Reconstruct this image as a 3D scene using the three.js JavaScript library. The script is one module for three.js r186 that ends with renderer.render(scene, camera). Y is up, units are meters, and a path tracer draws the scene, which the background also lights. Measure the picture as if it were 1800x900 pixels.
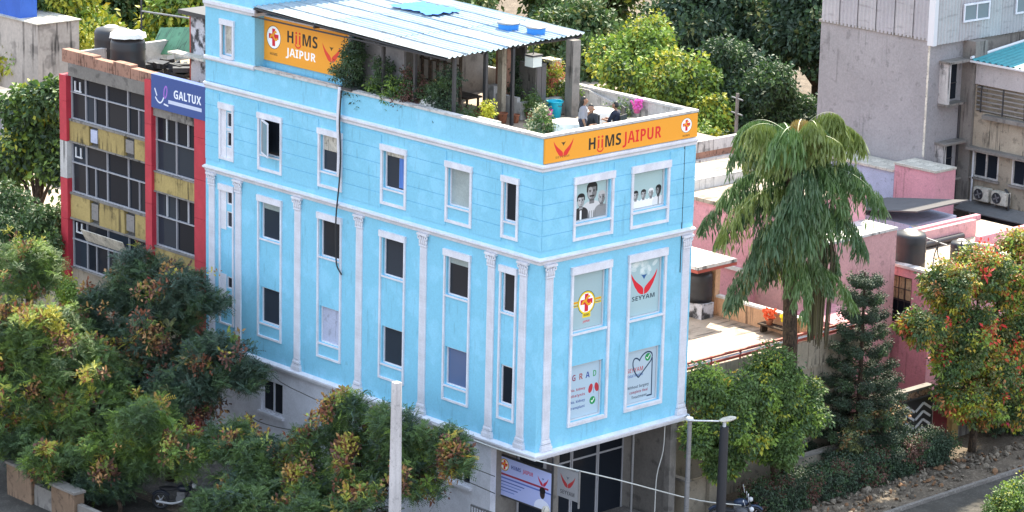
import * as THREE from 'three';
import { mergeGeometries } from 'three/addons/utils/BufferGeometryUtils.js';
import { MarchingCubes } from 'three/addons/objects/MarchingCubes.js';
import { createNoise3D } from 'simplex-noise';

// ---------- camera, sky, sun, exposure ----------
const scene = new THREE.Scene();
const camera = new THREE.PerspectiveCamera(9.93, 2, 1, 900);
camera.rotation.order = 'YXZ';
camera.rotation.set(-0.2493, 0.8106, 0.0239);
camera.position.set(64.947, 33.792, 62.991);
const renderer = new THREE.WebGLRenderer({ antialias: true });
renderer.toneMapping = THREE.LinearToneMapping;
renderer.toneMappingExposure = 2.55;
renderer.shadowMap.enabled = true;
const SUN = new THREE.Vector3(-0.34, 0.82, -0.62).normalize();
{
  const W = 256, H = 128, px = new Float32Array(W * H * 4), d = new THREE.Vector3();
  for (let j = 0; j < H; j++) for (let i = 0; i < W; i++) {
    const phi = (i + 0.5) / W * 2 * Math.PI - Math.PI, th = (j + 0.5) / H * Math.PI - Math.PI / 2;
    d.set(Math.cos(th) * Math.cos(phi), Math.sin(th), Math.cos(th) * Math.sin(phi));
    const e = Math.max(0, d.y), hz = Math.pow(1 - e, 3), g = Math.pow(Math.max(0, d.dot(SUN)), 6) * 0.5;
    let c = [0.50 + 0.30 * hz + g, 0.62 + 0.21 * hz + g * 0.95, 0.80 + 0.08 * hz + g * 0.85];
    if (d.y < 0) c = [0.3, 0.29, 0.26];
    const o = (j * W + i) * 4; px[o] = c[0]; px[o + 1] = c[1]; px[o + 2] = c[2]; px[o + 3] = 1;
  }
  const t = new THREE.DataTexture(px, W, H, THREE.RGBAFormat, THREE.FloatType);
  t.mapping = THREE.EquirectangularReflectionMapping; t.magFilter = THREE.LinearFilter; t.minFilter = THREE.LinearFilter; t.needsUpdate = true;
  scene.background = t; scene.environment = t;
}
const sun = new THREE.DirectionalLight(new THREE.Color(1, 0.89, 0.7), 5);
sun.position.set(-10, 5, -15).addScaledVector(SUN, 150); sun.target.position.set(-10, 5, -15);
sun.castShadow = true; sun.shadow.radius = 2; sun.shadow.mapSize.set(2048, 2048);
Object.assign(sun.shadow.camera, { left: -70, right: 70, top: 70, bottom: -70, near: 1, far: 320 });
scene.add(sun, sun.target);

// ---------- helpers ----------
let seed = 7;
function rng(s) { let a = s >>> 0; return () => { a = a + 0x6D2B79F5 | 0; let t = Math.imul(a ^ a >>> 15, 1 | a); t = t + Math.imul(t ^ t >>> 7, 61 | t) ^ t; return ((t ^ t >>> 14) >>> 0) / 4294967296; }; }
const R = rng(12345), rr = (a, b) => a + (b - a) * R();
const noise3 = createNoise3D(rng(99));
const lerp = (a, b, t) => a + (b - a) * t, clamp = (x, a = 0, b = 1) => Math.min(b, Math.max(a, x));
const sstep = (a, b, x) => { const t = clamp((x - a) / (b - a)); return t * t * (3 - 2 * t); };

// periodic noise for textures
function perNoise(s) {
  const N = 256, g = new Float32Array(N * N), r = rng(s); for (let i = 0; i < N * N; i++) g[i] = r();
  return (x, y, p) => { const xi = Math.floor(x), yi = Math.floor(y), fx = x - xi, fy = y - yi, m = (a) => ((a % p) + p) % p;
    const u = fx * fx * (3 - 2 * fx), v = fy * fy * (3 - 2 * fy), G = (a, b) => g[(m(b) % N) * N + (m(a) % N)];
    return lerp(lerp(G(xi, yi), G(xi + 1, yi), u), lerp(G(xi, yi + 1), G(xi + 1, yi + 1), u), v); };
}
function fbmMaker(s) { const n = perNoise(s); return (u, v, base, oct = 4) => { let a = 0, w = 0.5, f = base, t = 0; for (let o = 0; o < oct; o++) { a += w * n(u * f, v * f, f); t += w; w *= 0.55; f *= 2; } return a / t; }; }
function dataTex(size, fn, srgb = true) {
  const d = new Uint8Array(size * size * 4);
  for (let j = 0; j < size; j++) for (let i = 0; i < size; i++) { const c = fn(i / size, j / size), o = (j * size + i) * 4; d[o] = clamp(c[0]) * 255; d[o + 1] = clamp(c[1]) * 255; d[o + 2] = clamp(c[2]) * 255; d[o + 3] = 255; }
  const t = new THREE.DataTexture(d, size, size); t.wrapS = t.wrapT = THREE.RepeatWrapping; t.magFilter = THREE.LinearFilter; t.minFilter = THREE.LinearFilter;
  if (srgb) t.colorSpace = THREE.SRGBColorSpace; t.needsUpdate = true; return t;
}
const rep = (t, sx, sy = sx) => { const c = t.clone(); c.repeat.set(1 / sx, 1 / sy); c.needsUpdate = true; return c; };
const f1 = fbmMaker(11), f2 = fbmMaker(23), f3 = fbmMaker(37);
// plaster: faint mottling and fine grain
const TPLAS = dataTex(512, (u, v) => { const m = f1(u, v, 6, 5), g = f2(u, v, 90, 2); const b = 0.90 + 0.16 * (m - 0.5) + 0.09 * (g - 0.5); return [b, b + 0.004, b + 0.01]; });
// faded house paint: paler patches where the coat has chalked, thin runs
const TFADE = dataTex(1024, (u, v) => { const m = sstep(0.52, 0.72, f1(u, v, 7, 5)), run = sstep(0.6, 0.8, f2(u, v * 0.12, 64, 3)) * sstep(0.45, 0.65, f3(u, v, 5, 3)), g = f2(u, v, 120, 2) - 0.5; const b = 0.90 + 0.035 * m - 0.055 * run + 0.06 * g; return [b + 0.03 * m, b + 0.01, b + 0.01]; });
// old plaster with stains and vertical runs of dirt
const TSTAIN = dataTex(1024, (u, v) => { const m = f1(u, v, 4, 6), run = sstep(0.52, 0.78, f2(u, v * 0.08, 56, 3)) * sstep(0.4, 0.7, f3(u, v, 4, 4)), sp = sstep(0.62, 0.75, f3(u, v, 16, 4)), g = f2(u, v, 110, 2) - 0.5; const b = 0.88 + 0.3 * (m - 0.5) - 0.36 * run - 0.14 * sp + 0.1 * g; return [b, b * 0.985, b * 0.96]; });
// damp black mould blotches
const TMOULD = dataTex(512, (u, v) => { const m = sstep(0.45, 0.62, f1(u, v, 5, 6)), g = f2(u, v, 60, 3) - 0.5; const b = 0.92 - 0.62 * m + 0.14 * g; return [b, b, b * 1.02]; });
const TGROUND = dataTex(1024, (u, v) => { const m = f1(u, v, 8, 6), s = sstep(0.62, 0.7, f2(u, v, 70, 3)), g = f3(u, v, 180, 2) - 0.5; const b = 0.78 + 0.36 * (m - 0.5) + 0.2 * s + 0.22 * g; return [b, b * 0.97, b * 0.92]; });
const TBARK = dataTex(512, (u, v) => { const m = f1(u, v * 0.25, 40, 4), g = f2(u, v, 30, 4); const b = 0.45 + 0.7 * (m - 0.3) + 0.3 * (g - 0.5); return [b, b * 0.94, b * 0.88]; });
const TMETAL = dataTex(512, (u, v) => { const m = f1(u, v, 5, 5), r = sstep(0.6, 0.75, f2(u * 0.2, v, 30, 4)), g = f3(u, v, 80, 2) - 0.5; const b = 0.9 + 0.12 * (m - 0.5) - 0.10 * r + 0.06 * g; return [b, b * 0.99, b * 0.98]; });
const TLEAF = dataTex(256, (u, v) => { const m = f1(u, v, 12, 3), b = 0.85 + 0.3 * (m - 0.5); return [b, b, b * 0.9]; });

// soft old plaster: broad pale and dark patches, a few faint runs, grain
const TSOFT = dataTex(1024, (u, v) => { const m = f1(u, v, 3, 6) - 0.5, run = sstep(0.58, 0.8, f2(u, v * 0.06, 70, 3)) * sstep(0.5, 0.75, f3(u, v, 6, 4)), sp = sstep(0.66, 0.78, f3(u, v, 26, 4)), g = f2(u, v, 120, 2) - 0.5; const b = 0.9 + 0.22 * m - 0.13 * run - 0.1 * sp + 0.1 * g; return [b, b * 0.99, b * 0.985]; });
const lin = (r, g, b) => new THREE.Color().setRGB(r, g, b);
function M(c, rough = 0.8, o = {}) { return new THREE.MeshStandardMaterial({ color: Array.isArray(c) ? lin(...c) : c, roughness: rough, side: THREE.DoubleSide, ...o }); }
const GL = (c, r) => new THREE.MeshPhysicalMaterial({ color: lin(...c), roughness: r, specularIntensity: 0.28, side: THREE.DoubleSide });
const P = {
  blue: M([0.285, 0.70, 0.93], 0.75, { map: rep(TFADE, 5), bumpMap: rep(TPLAS, 1.3), bumpScale: 0.004 }),
  trim: M([0.88, 0.88, 0.94], 0.7, { map: rep(TPLAS, 2) }),
  white: M([0.78, 0.78, 0.80], 0.75, { map: rep(TSTAIN, 7) }),
  wall: M([0.82, 0.83, 0.90], 0.8, { map: rep(TPLAS, 3) }),
  dirtyw: M([0.70, 0.70, 0.72], 0.85, { map: rep(TSTAIN, 4) }),
  mould: M([0.62, 0.62, 0.64], 0.9, { map: rep(TMOULD, 2.5) }),
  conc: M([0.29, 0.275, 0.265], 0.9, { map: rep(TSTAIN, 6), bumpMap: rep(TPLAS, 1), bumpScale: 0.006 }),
  grey: M([0.39, 0.38, 0.395], 0.9, { map: rep(TSOFT, 7.5), bumpMap: rep(TPLAS, 1), bumpScale: 0.006 }),
  beige: M([0.44, 0.39, 0.32], 0.9, { map: rep(TSTAIN, 4) }),
  peach: M([0.74, 0.46, 0.29], 0.85, { map: rep(TSTAIN, 6) }),
  pink: M([0.78, 0.38, 0.44], 0.85, { map: rep(TSOFT, 6) }),
  pinkl: M([0.72, 0.42, 0.43], 0.85, { map: rep(TSOFT, 6) }),
  lilac: M([0.58, 0.64, 0.84], 0.85, { map: rep(TSOFT, 4) }),
  roofc: M([0.52, 0.45, 0.38], 0.9, { map: rep(TSTAIN, 5) }),
  tile: M([0.56, 0.46, 0.38], 0.7, { map: rep(TSTAIN, 6) }),
  yellow: M([0.50, 0.39, 0.16], 0.85, { map: rep(TSTAIN, 5) }),
  red: M([0.62, 0.045, 0.07], 0.6, { map: rep(TPLAS, 2) }),
  brick: M([0.44, 0.25, 0.19], 0.9, { map: rep(TSTAIN, 2) }),
  glass: GL([0.016, 0.020, 0.028], 0.1), glass2: GL([0.03, 0.032, 0.038], 0.18), glass3: GL([0.035, 0.045, 0.06], 0.08),
  glassb: M([0.10, 0.15, 0.28], 0.15),
  glassg: M([0.42, 0.50, 0.50], 0.2, { map: rep(TPLAS, 3) }),
  frost: M([0.50, 0.60, 0.62], 0.25, { map: rep(TPLAS, 2) }),
  alu: M([0.62, 0.63, 0.66], 0.45), alud: M([0.40, 0.40, 0.43], 0.5),
  dark: M([0.03, 0.03, 0.035], 0.6),
  darkroom: M([0.17, 0.165, 0.16], 0.9, { map: rep(TSTAIN, 3) }),
  iron: M([0.06, 0.06, 0.065], 0.5, { metalness: 0.4 }),
  steel: M([0.34, 0.35, 0.37], 0.45, { metalness: 0.5, map: rep(TMETAL, 1) }),
  tank: M([0.022, 0.023, 0.028], 0.42),
  lid: M([0.72, 0.70, 0.64], 0.6, { map: rep(TSTAIN, 1) }),
  sheet: M([0.46, 0.74, 0.80], 0.45, { map: rep(TMETAL, 3) }),
  siding: M([0.50, 0.50, 0.53], 0.55, { map: rep(TMETAL, 4) }),
  asphalt: M([0.085, 0.082, 0.08], 0.9, { map: rep(TGROUND, 4) }),
  dirt: M([0.24, 0.20, 0.165], 0.95, { map: rep(TGROUND, 5), bumpMap: rep(TGROUND, 2), bumpScale: 0.03 }),
  pave: M([0.30, 0.29, 0.30], 0.9, { map: rep(TGROUND, 3) }),
  bark: M([0.16, 0.12, 0.09], 0.95, { map: rep(TBARK, 1.2), bumpMap: rep(TBARK, 1.2), bumpScale: 0.02 }),
  redbrown: M([0.34, 0.07, 0.05], 0.6),
  terra: M([0.42, 0.16, 0.09], 0.8, { map: rep(TSTAIN, 1) }),
  cloth: M([0.82, 0.80, 0.76], 0.9),
  cable: M([0.025, 0.025, 0.028], 0.6),
  cablew: M([0.55, 0.55, 0.52], 0.6),
  skin: M([0.30, 0.15, 0.09], 0.6), hair: M([0.012, 0.010, 0.009], 0.5),
};
// ---- geometry ----
function prep(g) {
  g = g.index ? g.toNonIndexed() : g; for (const k of Object.keys(g.attributes)) if (!['position', 'normal', 'uv'].includes(k)) g.deleteAttribute(k);
  if (!g.attributes.normal) g.computeVertexNormals();
  return g;
}
function uvMetres(g) {   // planar texture coordinates in metres, by the way each face points
  const p = g.attributes.position, n = p.count, uv = new Float32Array(n * 2), a = new THREE.Vector3(), b = new THREE.Vector3(), c = new THREE.Vector3(), N = new THREE.Vector3();
  for (let i = 0; i < n; i += 3) {
    a.fromBufferAttribute(p, i); b.fromBufferAttribute(p, i + 1); c.fromBufferAttribute(p, i + 2); N.subVectors(b, a).cross(c.clone().sub(a));
    const x = Math.abs(N.x), y = Math.abs(N.y), z = Math.abs(N.z);
    [a, b, c].forEach((q, k) => { const o = (i + k) * 2; if (y >= x && y >= z) { uv[o] = q.x; uv[o + 1] = q.z; } else if (x > z) { uv[o] = q.z + 0.37; uv[o + 1] = q.y; } else { uv[o] = q.x; uv[o + 1] = q.y; } });
  }
  g.setAttribute('uv', new THREE.BufferAttribute(uv, 2)); return g;
}
function bx(x0, x1, y0, y1, z0, z1) { const g = new THREE.BoxGeometry(Math.abs(x1 - x0), Math.abs(y1 - y0), Math.abs(z1 - z0)); g.translate((x0 + x1) / 2, (y0 + y1) / 2, (z0 + z1) / 2); return g; }
function tube(pts, r0, r1 = r0, sides = 7) {   // tapered tube through points
  const cv = new THREE.CatmullRomCurve3(pts.map((p) => new THREE.Vector3(...p)), false, 'centripetal'), n = Math.max(2, (pts.length - 1) * 4), fr = cv.computeFrenetFrames(n, false), pos = [], idx = [];
  for (let i = 0; i <= n; i++) { const t = i / n, c = cv.getPoint(t), r = lerp(r0, r1, t);
    for (let k = 0; k < sides; k++) { const a = k / sides * Math.PI * 2, v = fr.normals[i].clone().multiplyScalar(Math.cos(a) * r).addScaledVector(fr.binormals[i], Math.sin(a) * r).add(c); pos.push(v.x, v.y, v.z); } }
  for (let i = 0; i < n; i++) for (let k = 0; k < sides; k++) { const a = i * sides + k, b = i * sides + (k + 1) % sides, c = a + sides, d = b + sides; idx.push(a, b, c, b, d, c); }
  const e0 = pos.length / 3; let q = cv.getPoint(0); pos.push(q.x, q.y, q.z); q = cv.getPoint(1); pos.push(q.x, q.y, q.z);
  for (let k = 0; k < sides; k++) { idx.push(e0, (k + 1) % sides, k); idx.push(e0 + 1, n * sides + k, n * sides + (k + 1) % sides); }
  const g = new THREE.BufferGeometry(); g.setAttribute('position', new THREE.Float32BufferAttribute(pos, 3)); g.setIndex(idx); g.computeVertexNormals(); return g;
}
const bar = (a, b, r = 0.03, s = 6) => { const A = new THREE.Vector3(...a), B = new THREE.Vector3(...b), L = A.distanceTo(B), g = new THREE.CylinderGeometry(r, r, L, s); g.applyQuaternion(new THREE.Quaternion().setFromUnitVectors(new THREE.Vector3(0, 1, 0), B.clone().sub(A).normalize())); g.translate((A.x + B.x) / 2, (A.y + B.y) / 2, (A.z + B.z) / 2); return g; };
const cyl = (x, y0, y1, z, r, r2 = r, s = 20) => { const g = new THREE.CylinderGeometry(r2, r, y1 - y0, s); g.translate(x, (y0 + y1) / 2, z); return g; };
const lathe = (pts, x, y, z, s = 20) => { const g = new THREE.LatheGeometry(pts.map((p) => new THREE.Vector2(...p)), s); g.translate(x, y, z); return g; };
function holed(x0, x1, y0, y1, holes, depth, zf = 0) {   // a wall with real openings; its front at z = zf
  const s = new THREE.Shape(); s.moveTo(x0, y0); s.lineTo(x1, y0); s.lineTo(x1, y1); s.lineTo(x0, y1); s.closePath();
  for (const [a, b, c, d] of holes) { const h = new THREE.Path(); h.moveTo(a, c); h.lineTo(a, d); h.lineTo(b, d); h.lineTo(b, c); h.closePath(); s.holes.push(h); }
  const g = new THREE.ExtrudeGeometry(s, { depth, bevelEnabled: false }); g.translate(0, 0, zf - depth); return g;
}
function profileRun(path, prof, closed) {   // moulding: profile [(out, y)...] swept along a path of [x, z, outX, outZ] corners (out given per corner, mitred)
  const pos = [], idx = [], m = prof.length;
  for (const [x, z, ox, oz] of path) for (const [o, y] of prof) pos.push(x + ox * o, y, z + oz * o);
  for (let i = 0; i < path.length - 1; i++) for (let k = 0; k < m - 1; k++) { const a = i * m + k, b = a + 1, c = a + m, d = c + 1; idx.push(a, c, b, b, c, d); }
  const g = new THREE.BufferGeometry(); g.setAttribute('position', new THREE.Float32BufferAttribute(pos, 3)); g.setIndex(idx); const h = g.toNonIndexed(); h.computeVertexNormals(); return h;
}
// ---- objects ----
const taken = new Map(), baseOf = new Map();
function numbered(n) { const k = taken.get(n) || 0; taken.set(n, k + 1); return k ? `${n}_${String(k).padStart(3, '0')}` : n; }
function tag(o, label, category, group, kind) { o.userData.label = label; o.userData.category = category; if (group) o.userData.group = group; if (kind) o.userData.kind = kind; return o; }
function thing(name, label, category, base = [0, 0, 0], group) { const o = new THREE.Group(); o.name = numbered(name); o.position.set(...base); scene.add(o); baseOf.set(o, base); return tag(o, label, category, group); }
function geo(gs, keepUV) { let a = (Array.isArray(gs) ? gs : [gs]).map(prep); if (!keepUV) a.forEach(uvMetres); return a.length > 1 ? mergeGeometries(a, false) : a[0]; }
function part(name, gs, mat, parent, keepUV) {   // one mesh in world coordinates under its thing or part
  const g = geo(gs, keepUV), b = baseOf.get(parent) || [0, 0, 0]; g.translate(-b[0], -b[1], -b[2]);
  const m = new THREE.Mesh(g, mat); m.name = name; m.castShadow = m.receiveShadow = true; parent.add(m); baseOf.set(m, b); return m;
}
function solo(name, label, category, gs, mat, base = [0, 0, 0], group, keepUV) {
  const g = geo(gs, keepUV); g.translate(-base[0], -base[1], -base[2]); const m = new THREE.Mesh(g, mat); m.name = numbered(name); m.position.set(...base); m.castShadow = m.receiveShadow = true; scene.add(m); baseOf.set(m, base); return tag(m, label, category, group);
}
function struct(name, gs, mat) { const m = new THREE.Mesh(geo(gs), mat); m.name = name; m.userData.kind = 'structure'; m.castShadow = m.receiveShadow = true; scene.add(m); return m; }
function copyOf(o, pos, turn, label, scale) { const c = o.clone(); c.name = numbered(o.name.replace(/_\d{3}$/, '')); c.position.set(...pos); c.rotation.y = turn; if (scale) c.scale.setScalar(scale); c.userData = { ...o.userData, label }; scene.add(c); return c; }
function print(name, w, h, matrix, draw, parent, res = 128, rough = 0.5) {   // flat print: canvas on a sheet of its size
  const cv = document.createElement('canvas'); cv.width = Math.round(w * res); cv.height = Math.round(h * res); const x = cv.getContext('2d'); draw(x, cv.width, cv.height);
  const t = new THREE.CanvasTexture(cv); t.colorSpace = THREE.SRGBColorSpace; t.magFilter = THREE.LinearFilter;
  const g = new THREE.PlaneGeometry(w, h); g.applyMatrix4(matrix); return part(name, g, new THREE.MeshStandardMaterial({ map: t, roughness: rough, side: THREE.DoubleSide }), parent, true);
}
const faceZ = (x, y, z) => new THREE.Matrix4().makeTranslation(x, y, z);                                   // sheet facing +z
const faceX = (x, y, z) => new THREE.Matrix4().makeTranslation(x, y, z).multiply(new THREE.Matrix4().makeRotationY(Math.PI / 2));   // sheet facing +x
// ---------- ground ----------
{
  const g = new THREE.PlaneGeometry(900, 900, 1, 1); g.rotateX(-Math.PI / 2); g.translate(-120, 0, -120); struct('ground', g, P.dirt);
  struct('road', bx(3.6, 11.5, -0.1, 0.012, -140, 60), P.asphalt);
  struct('lane', bx(-70, 3.6, -0.1, 0.012, 5.2, 12.5), P.asphalt);
  struct('forecourt', bx(-17.2, 0.6, -0.1, 0.02, -7.4, 4.6), P.pave);
  struct('kerb', [bx(3.42, 3.58, -0.1, 0.12, -60, -7.8)], P.pave);
}
// ---------- lettering and emblems ----------
function fitText(x, s, cx, cy, w, h, font, col) { x.save(); x.translate(cx, cy); x.font = `${font} 100px sans-serif`; const m = x.measureText(s).width; x.scale(w / m, h / 74); x.fillStyle = col; x.textAlign = 'center'; x.textBaseline = 'alphabetic'; x.fillText(s, 0, 37); x.restore(); }
function crossLogo(x, cx, cy, r, ring = '#fff', asp = 1) {
  x.save(); x.translate(cx, cy); x.scale(asp, 1); x.fillStyle = '#26313a'; x.beginPath(); x.arc(0, 0, r * 1.05, 0, 7); x.fill(); x.fillStyle = ring; x.beginPath(); x.arc(0, 0, r, 0, 7); x.fill();
  x.fillStyle = '#fff'; x.beginPath(); x.arc(0, 0, r * 0.86, 0, 7); x.fill();
  x.fillStyle = '#d81f33'; x.fillRect(-r * 0.22, -r * 0.78, r * 0.44, r * 1.56); x.fillRect(-r * 0.72, -r * 0.3, r * 1.44, r * 0.44);
  x.strokeStyle = '#f2a51c'; x.lineWidth = r * 0.2; x.lineCap = 'round'; x.beginPath(); x.moveTo(-r * 0.5, r * 0.05); x.quadraticCurveTo(-r * 0.2, -r * 0.4, 0, 0); x.quadraticCurveTo(r * 0.3, r * 0.35, r * 0.5, r * 0.1); x.stroke();
  x.beginPath(); x.moveTo(-r * 0.1, -r * 0.1); x.quadraticCurveTo(r * 0.1, -r * 0.6, r * 0.35, -r * 0.5); x.stroke(); x.restore();
}
function handsLogo(x, cx, cy, w, col = '#d8222f', head = '#2b4a78') {
  x.save(); x.translate(cx, cy); x.scale(w / 200, w / 200); x.fillStyle = col;
  for (const s of [-1, 1]) { x.save(); x.scale(s, 1);
    for (const [ex, ey, iy, wd] of [[100, -60, 40, 26], [88, -34, 47, 22], [66, -6, 52, 18]]) { x.beginPath(); x.moveTo(3, iy); x.bezierCurveTo(14, iy - 30, 62, iy - 34, ex, ey); x.bezierCurveTo(ex, ey + wd * 1.6, 50, iy + 14, 3, iy + 16); x.closePath(); x.fill(); }
    x.restore(); }
  x.fillStyle = head; x.beginPath(); x.moveTo(-24, -44); x.quadraticCurveTo(0, -36, 24, -44); x.quadraticCurveTo(8, -30, 0, -14); x.quadraticCurveTo(-8, -30, -24, -44); x.fill(); x.restore();
}
function hiims(x, cx, cy, w, h, dark, red) {   // H i i M S with the two i's joined by a smile
  x.save(); x.translate(cx, cy); x.font = 'bold 100px sans-serif'; const parts = [['H', dark], ['i', red], ['i', red], ['MS', dark]]; const ws = parts.map((p) => x.measureText(p[0]).width), tot = ws.reduce((a, b) => a + b); x.scale(w / tot, h / 74); let px = -tot / 2; x.textBaseline = 'alphabetic'; x.textAlign = 'left';
  parts.forEach((p, i) => { x.fillStyle = p[1]; x.fillText(p[0], px, 37); px += ws[i]; });
  x.strokeStyle = red; x.lineWidth = 9; const a = -tot / 2 + ws[0]; x.beginPath(); x.arc(a + ws[1], 34, ws[1] * 0.8, 0.15, Math.PI - 0.15); x.stroke(); x.restore();
}
function grainy(x, w, h, a, s) { const r = rng(s); for (let i = 0; i < w * h / 60; i++) { x.fillStyle = `rgba(${r() < 0.5 ? '0,0,0' : '255,255,255'},${a * r()})`; x.fillRect(r() * w, r() * h, 1 + r() * 3, 1 + r() * 2); } }

// ---------- the blue hospital building ----------
const LX = -17.33, RZ = 7.02;
const hosp = thing('office_building', 'tall sky blue building with white pilasters and a roof terrace, at the street corner', 'building', [-8.6, 0, -3.5]);
const IDL = (g) => g, IDR = (g) => { g.rotateY(Math.PI / 2); return g; };
{
  // solid core, white ground storey set back under the corner
  part('wall', [bx(LX, -0.25, 4.02, 13.7, -RZ, -0.25)], P.wall, hosp);
  const bays = [['A', -16.09], ['B', -13.64], ['C', -10.37], ['D', -7.08], ['E', -3.86], ['F', -1.42]];
  const HW = { A: 0.27, B: 0.52, C: 0.52, D: 0.52, E: 0.53, F: 0.28 }, FW = { A: 0.42, B: 0.67, C: 0.64, D: 0.65, E: 0.64, F: 0.40 };
  const wl = [], wr = [];          // windows: [a, b, c, d, style]
  for (const [k, c] of bays) {
    const h = HW[k];
    if (k === 'A') { for (const [y0, y1, st] of [[12.25, 12.8, 'dark'], [11.55, 12.1, 'dark'], [9.45, 9.95, 'dark'], [8.6, 9.2, 'dark'], [6.35, 6.8, 'dark'], [5.6, 6.15, 'dark']]) wl.push([c - 0.02, c + 0.34, y0, y1, st, -0.05]); continue; }
    wl.push([c - h, c + h, 11.62, 12.92, { B: 'open', C: 'blind', D: 'curtain', E: 'pale', F: 'dark' }[k]]);
    wl.push([c - h, c + h, 8.6, 9.93, { B: 'top', C: 'dark', D: 'dark', E: 'top', F: 'dark' }[k]]);
    wl.push([c - h, c + h, 5.52, 6.83, { B: 'dark', C: 'closed', D: 'dark', E: 'bluepane', F: 'dark' }[k]]);
  }
  const R3 = [[1.5, 3.04, 11.6, 12.9], [4.12, 5.66, 11.6, 12.9]], R2 = [[1.48, 3.0, 7.95, 9.9], [4.12, 5.66, 7.95, 9.9]], R1 = [[1.52, 2.98, 4.95, 6.84], [4.14, 5.66, 4.95, 6.84]];
  for (const q of [...R3, ...R2, ...R1]) wr.push([...q, 'film']);
  const hl = wl.map((w) => w.slice(0, 4)), hr = wr.map((w) => w.slice(0, 4));
  part('wall', holed(LX, -0.25, 4.1, 13.75, hl, 0.25), P.blue, hosp);
  part('wall', IDR(holed(0, RZ, 4.1, 13.75, hr, 0.25, 0).translate(0, 0, 0)), P.blue, hosp);
  // left side wall and the back
  part('wall', [bx(LX - 0.004, LX + 0.2, 4.1, 13.75, -RZ, -0.252)], P.wall, hosp);
  // cladding courses of the top storey, recessed joints between them
  const courses = []; for (let y = 10.92; y < 13.4; y += 0.5) courses.push([y, Math.min(y + 0.475, 13.48)]);
  const run = (x0, x1, frames, T) => { for (const [y0, y1] of courses) { let s = x0; for (const [a, b] of [...frames, [x1, x1]]) { if (a - s > 0.06) part('cladding_panel', T(bx(s + 0.004, a - 0.004, y0, y1, -0.02, 0.022)), P.blue, hosp); s = b; } } };
  run(LX, 0.022, bays.map(([k, c]) => [c - FW[k], c + FW[k]]), IDL);
  run(0.03, RZ - 0.55, [[1.4, 3.2], [4.0, 5.8]], IDR); run(RZ - 0.53, RZ, [], IDR);
  // window surrounds: jambs, head and foot proud of the wall
  const surround = (a, b, c, d, T, t = 0.09, head = 0.2) => part('window_surround', T(geo([bx(a, a + t, c, d - head, -0.02, 0.06), bx(b - t, b, c, d - head, -0.02, 0.06), bx(a - 0.02, b + 0.02, d - head, d, -0.02, 0.09), bx(a + t, b - t, c, c + t, -0.02, 0.055)])), P.trim, hosp);
  for (const [k, c] of bays) { const f = FW[k]; surround(c - f, c + f, 11.05, 13.1, IDL, 0.1, k === 'A' ? 0.22 : 0.2); surround(c - f, c + f, 4.98, 10.15, IDL, 0.07, 0.22); }
  for (const [a, b] of [[1.39, 3.2], [4.0, 5.8]]) { surround(a, b, 11.04, 13.14, IDR, 0.1, 0.24); surround(a, b, 4.8, 10.18, IDR, 0.1, 0.26); }
  for (const [y0, y1] of [[11.13, 12.9], [8.5, 9.95], [5.5, 6.85]]) part('infill_panel', [bx(-16.44, -16.125, y0, y1, -0.02, 0.012)], P.trim, hosp); part('infill_panel', [bx(-15.745, -15.74, 11.13, 12.9, -0.02, 0.012), bx(-16.1, -15.76, 12.12, 12.23, -0.02, 0.012), bx(-16.1, -15.76, 11.13, 11.53, -0.02, 0.012)], P.trim, hosp);
  part('window_surround', geo([bx(-16.44, -16.34, 14.72, 15.9, -0.02, 0.06), bx(-15.76, -15.66, 14.72, 15.9, -0.02, 0.06), bx(-16.46, -15.64, 15.9, 16.1, -0.02, 0.08), bx(-16.34, -15.76, 14.7, 14.82, -0.02, 0.06)]), P.trim, hosp);
  // windows
    for (const [list, T] of [[wl, IDL], [wr, IDR]]) for (const [a, b, c, d, st, dp] of list) {
    const deep = dp || (b - a < 0.6 ? -0.07 : -0.11);
    const t = st === 'film' ? 0.05 : 0.045, narrow = b - a < 0.4;
    const w = part('window', T(geo([bx(a, a + t, c, d, deep - 0.04, deep + 0.03), bx(b - t, b, c, d, deep - 0.04, deep + 0.03), bx(a + t, b - t, c, c + t, deep - 0.04, deep + 0.03), bx(a + t, b - t, d - t, d, deep - 0.04, deep + 0.03)])), st === 'film' ? P.alu : P.trim, hosp);
    const gm = { pale: P.glassg, bluepane: P.glassb, film: P.frost, closed: P.lilac }[st] || [P.glass, P.glass2, P.glass3][Math.floor(R() * 3)];
    part('pane', T(bx(a + t, b - t, c + t, d - t, deep - 0.02, deep - 0.01)), gm, w);
    if (st === 'film') { part('sill', T(bx(a - 0.06, b + 0.06, c - 0.07, c - 0.005, -0.1, 0.075)), P.trim, w); }
    else if (!narrow) part('sill', T(bx(a - 0.05, b + 0.05, c - 0.06, c - 0.004, -0.1, 0.045)), P.trim, w);
    if (st === 'top') part('ventilator', T(bx(a + t, b - t, d - 0.26, d - t, deep - 0.008, deep + 0.004)), P.glassg, w);
    if (st === 'blind') part('blind', T(bx(a + t, b - t, c + 0.72, d - t, deep - 0.008, deep + 0.002)), P.lid, w);
    if (st === 'curtain') { part('curtain', T(geo([0, 1, 2, 3].map((i) => cyl(b - 0.1 - i * 0.075, c + 0.1, d - 0.2, deep + 0.01, 0.035, 0.03, 8)))), M([0.12, 0.25, 0.62], 0.9), w); part('blind', T(bx(a + t, b - t, d - 0.2, d - t, deep - 0.008, deep + 0.002)), P.lid, w); }
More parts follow.
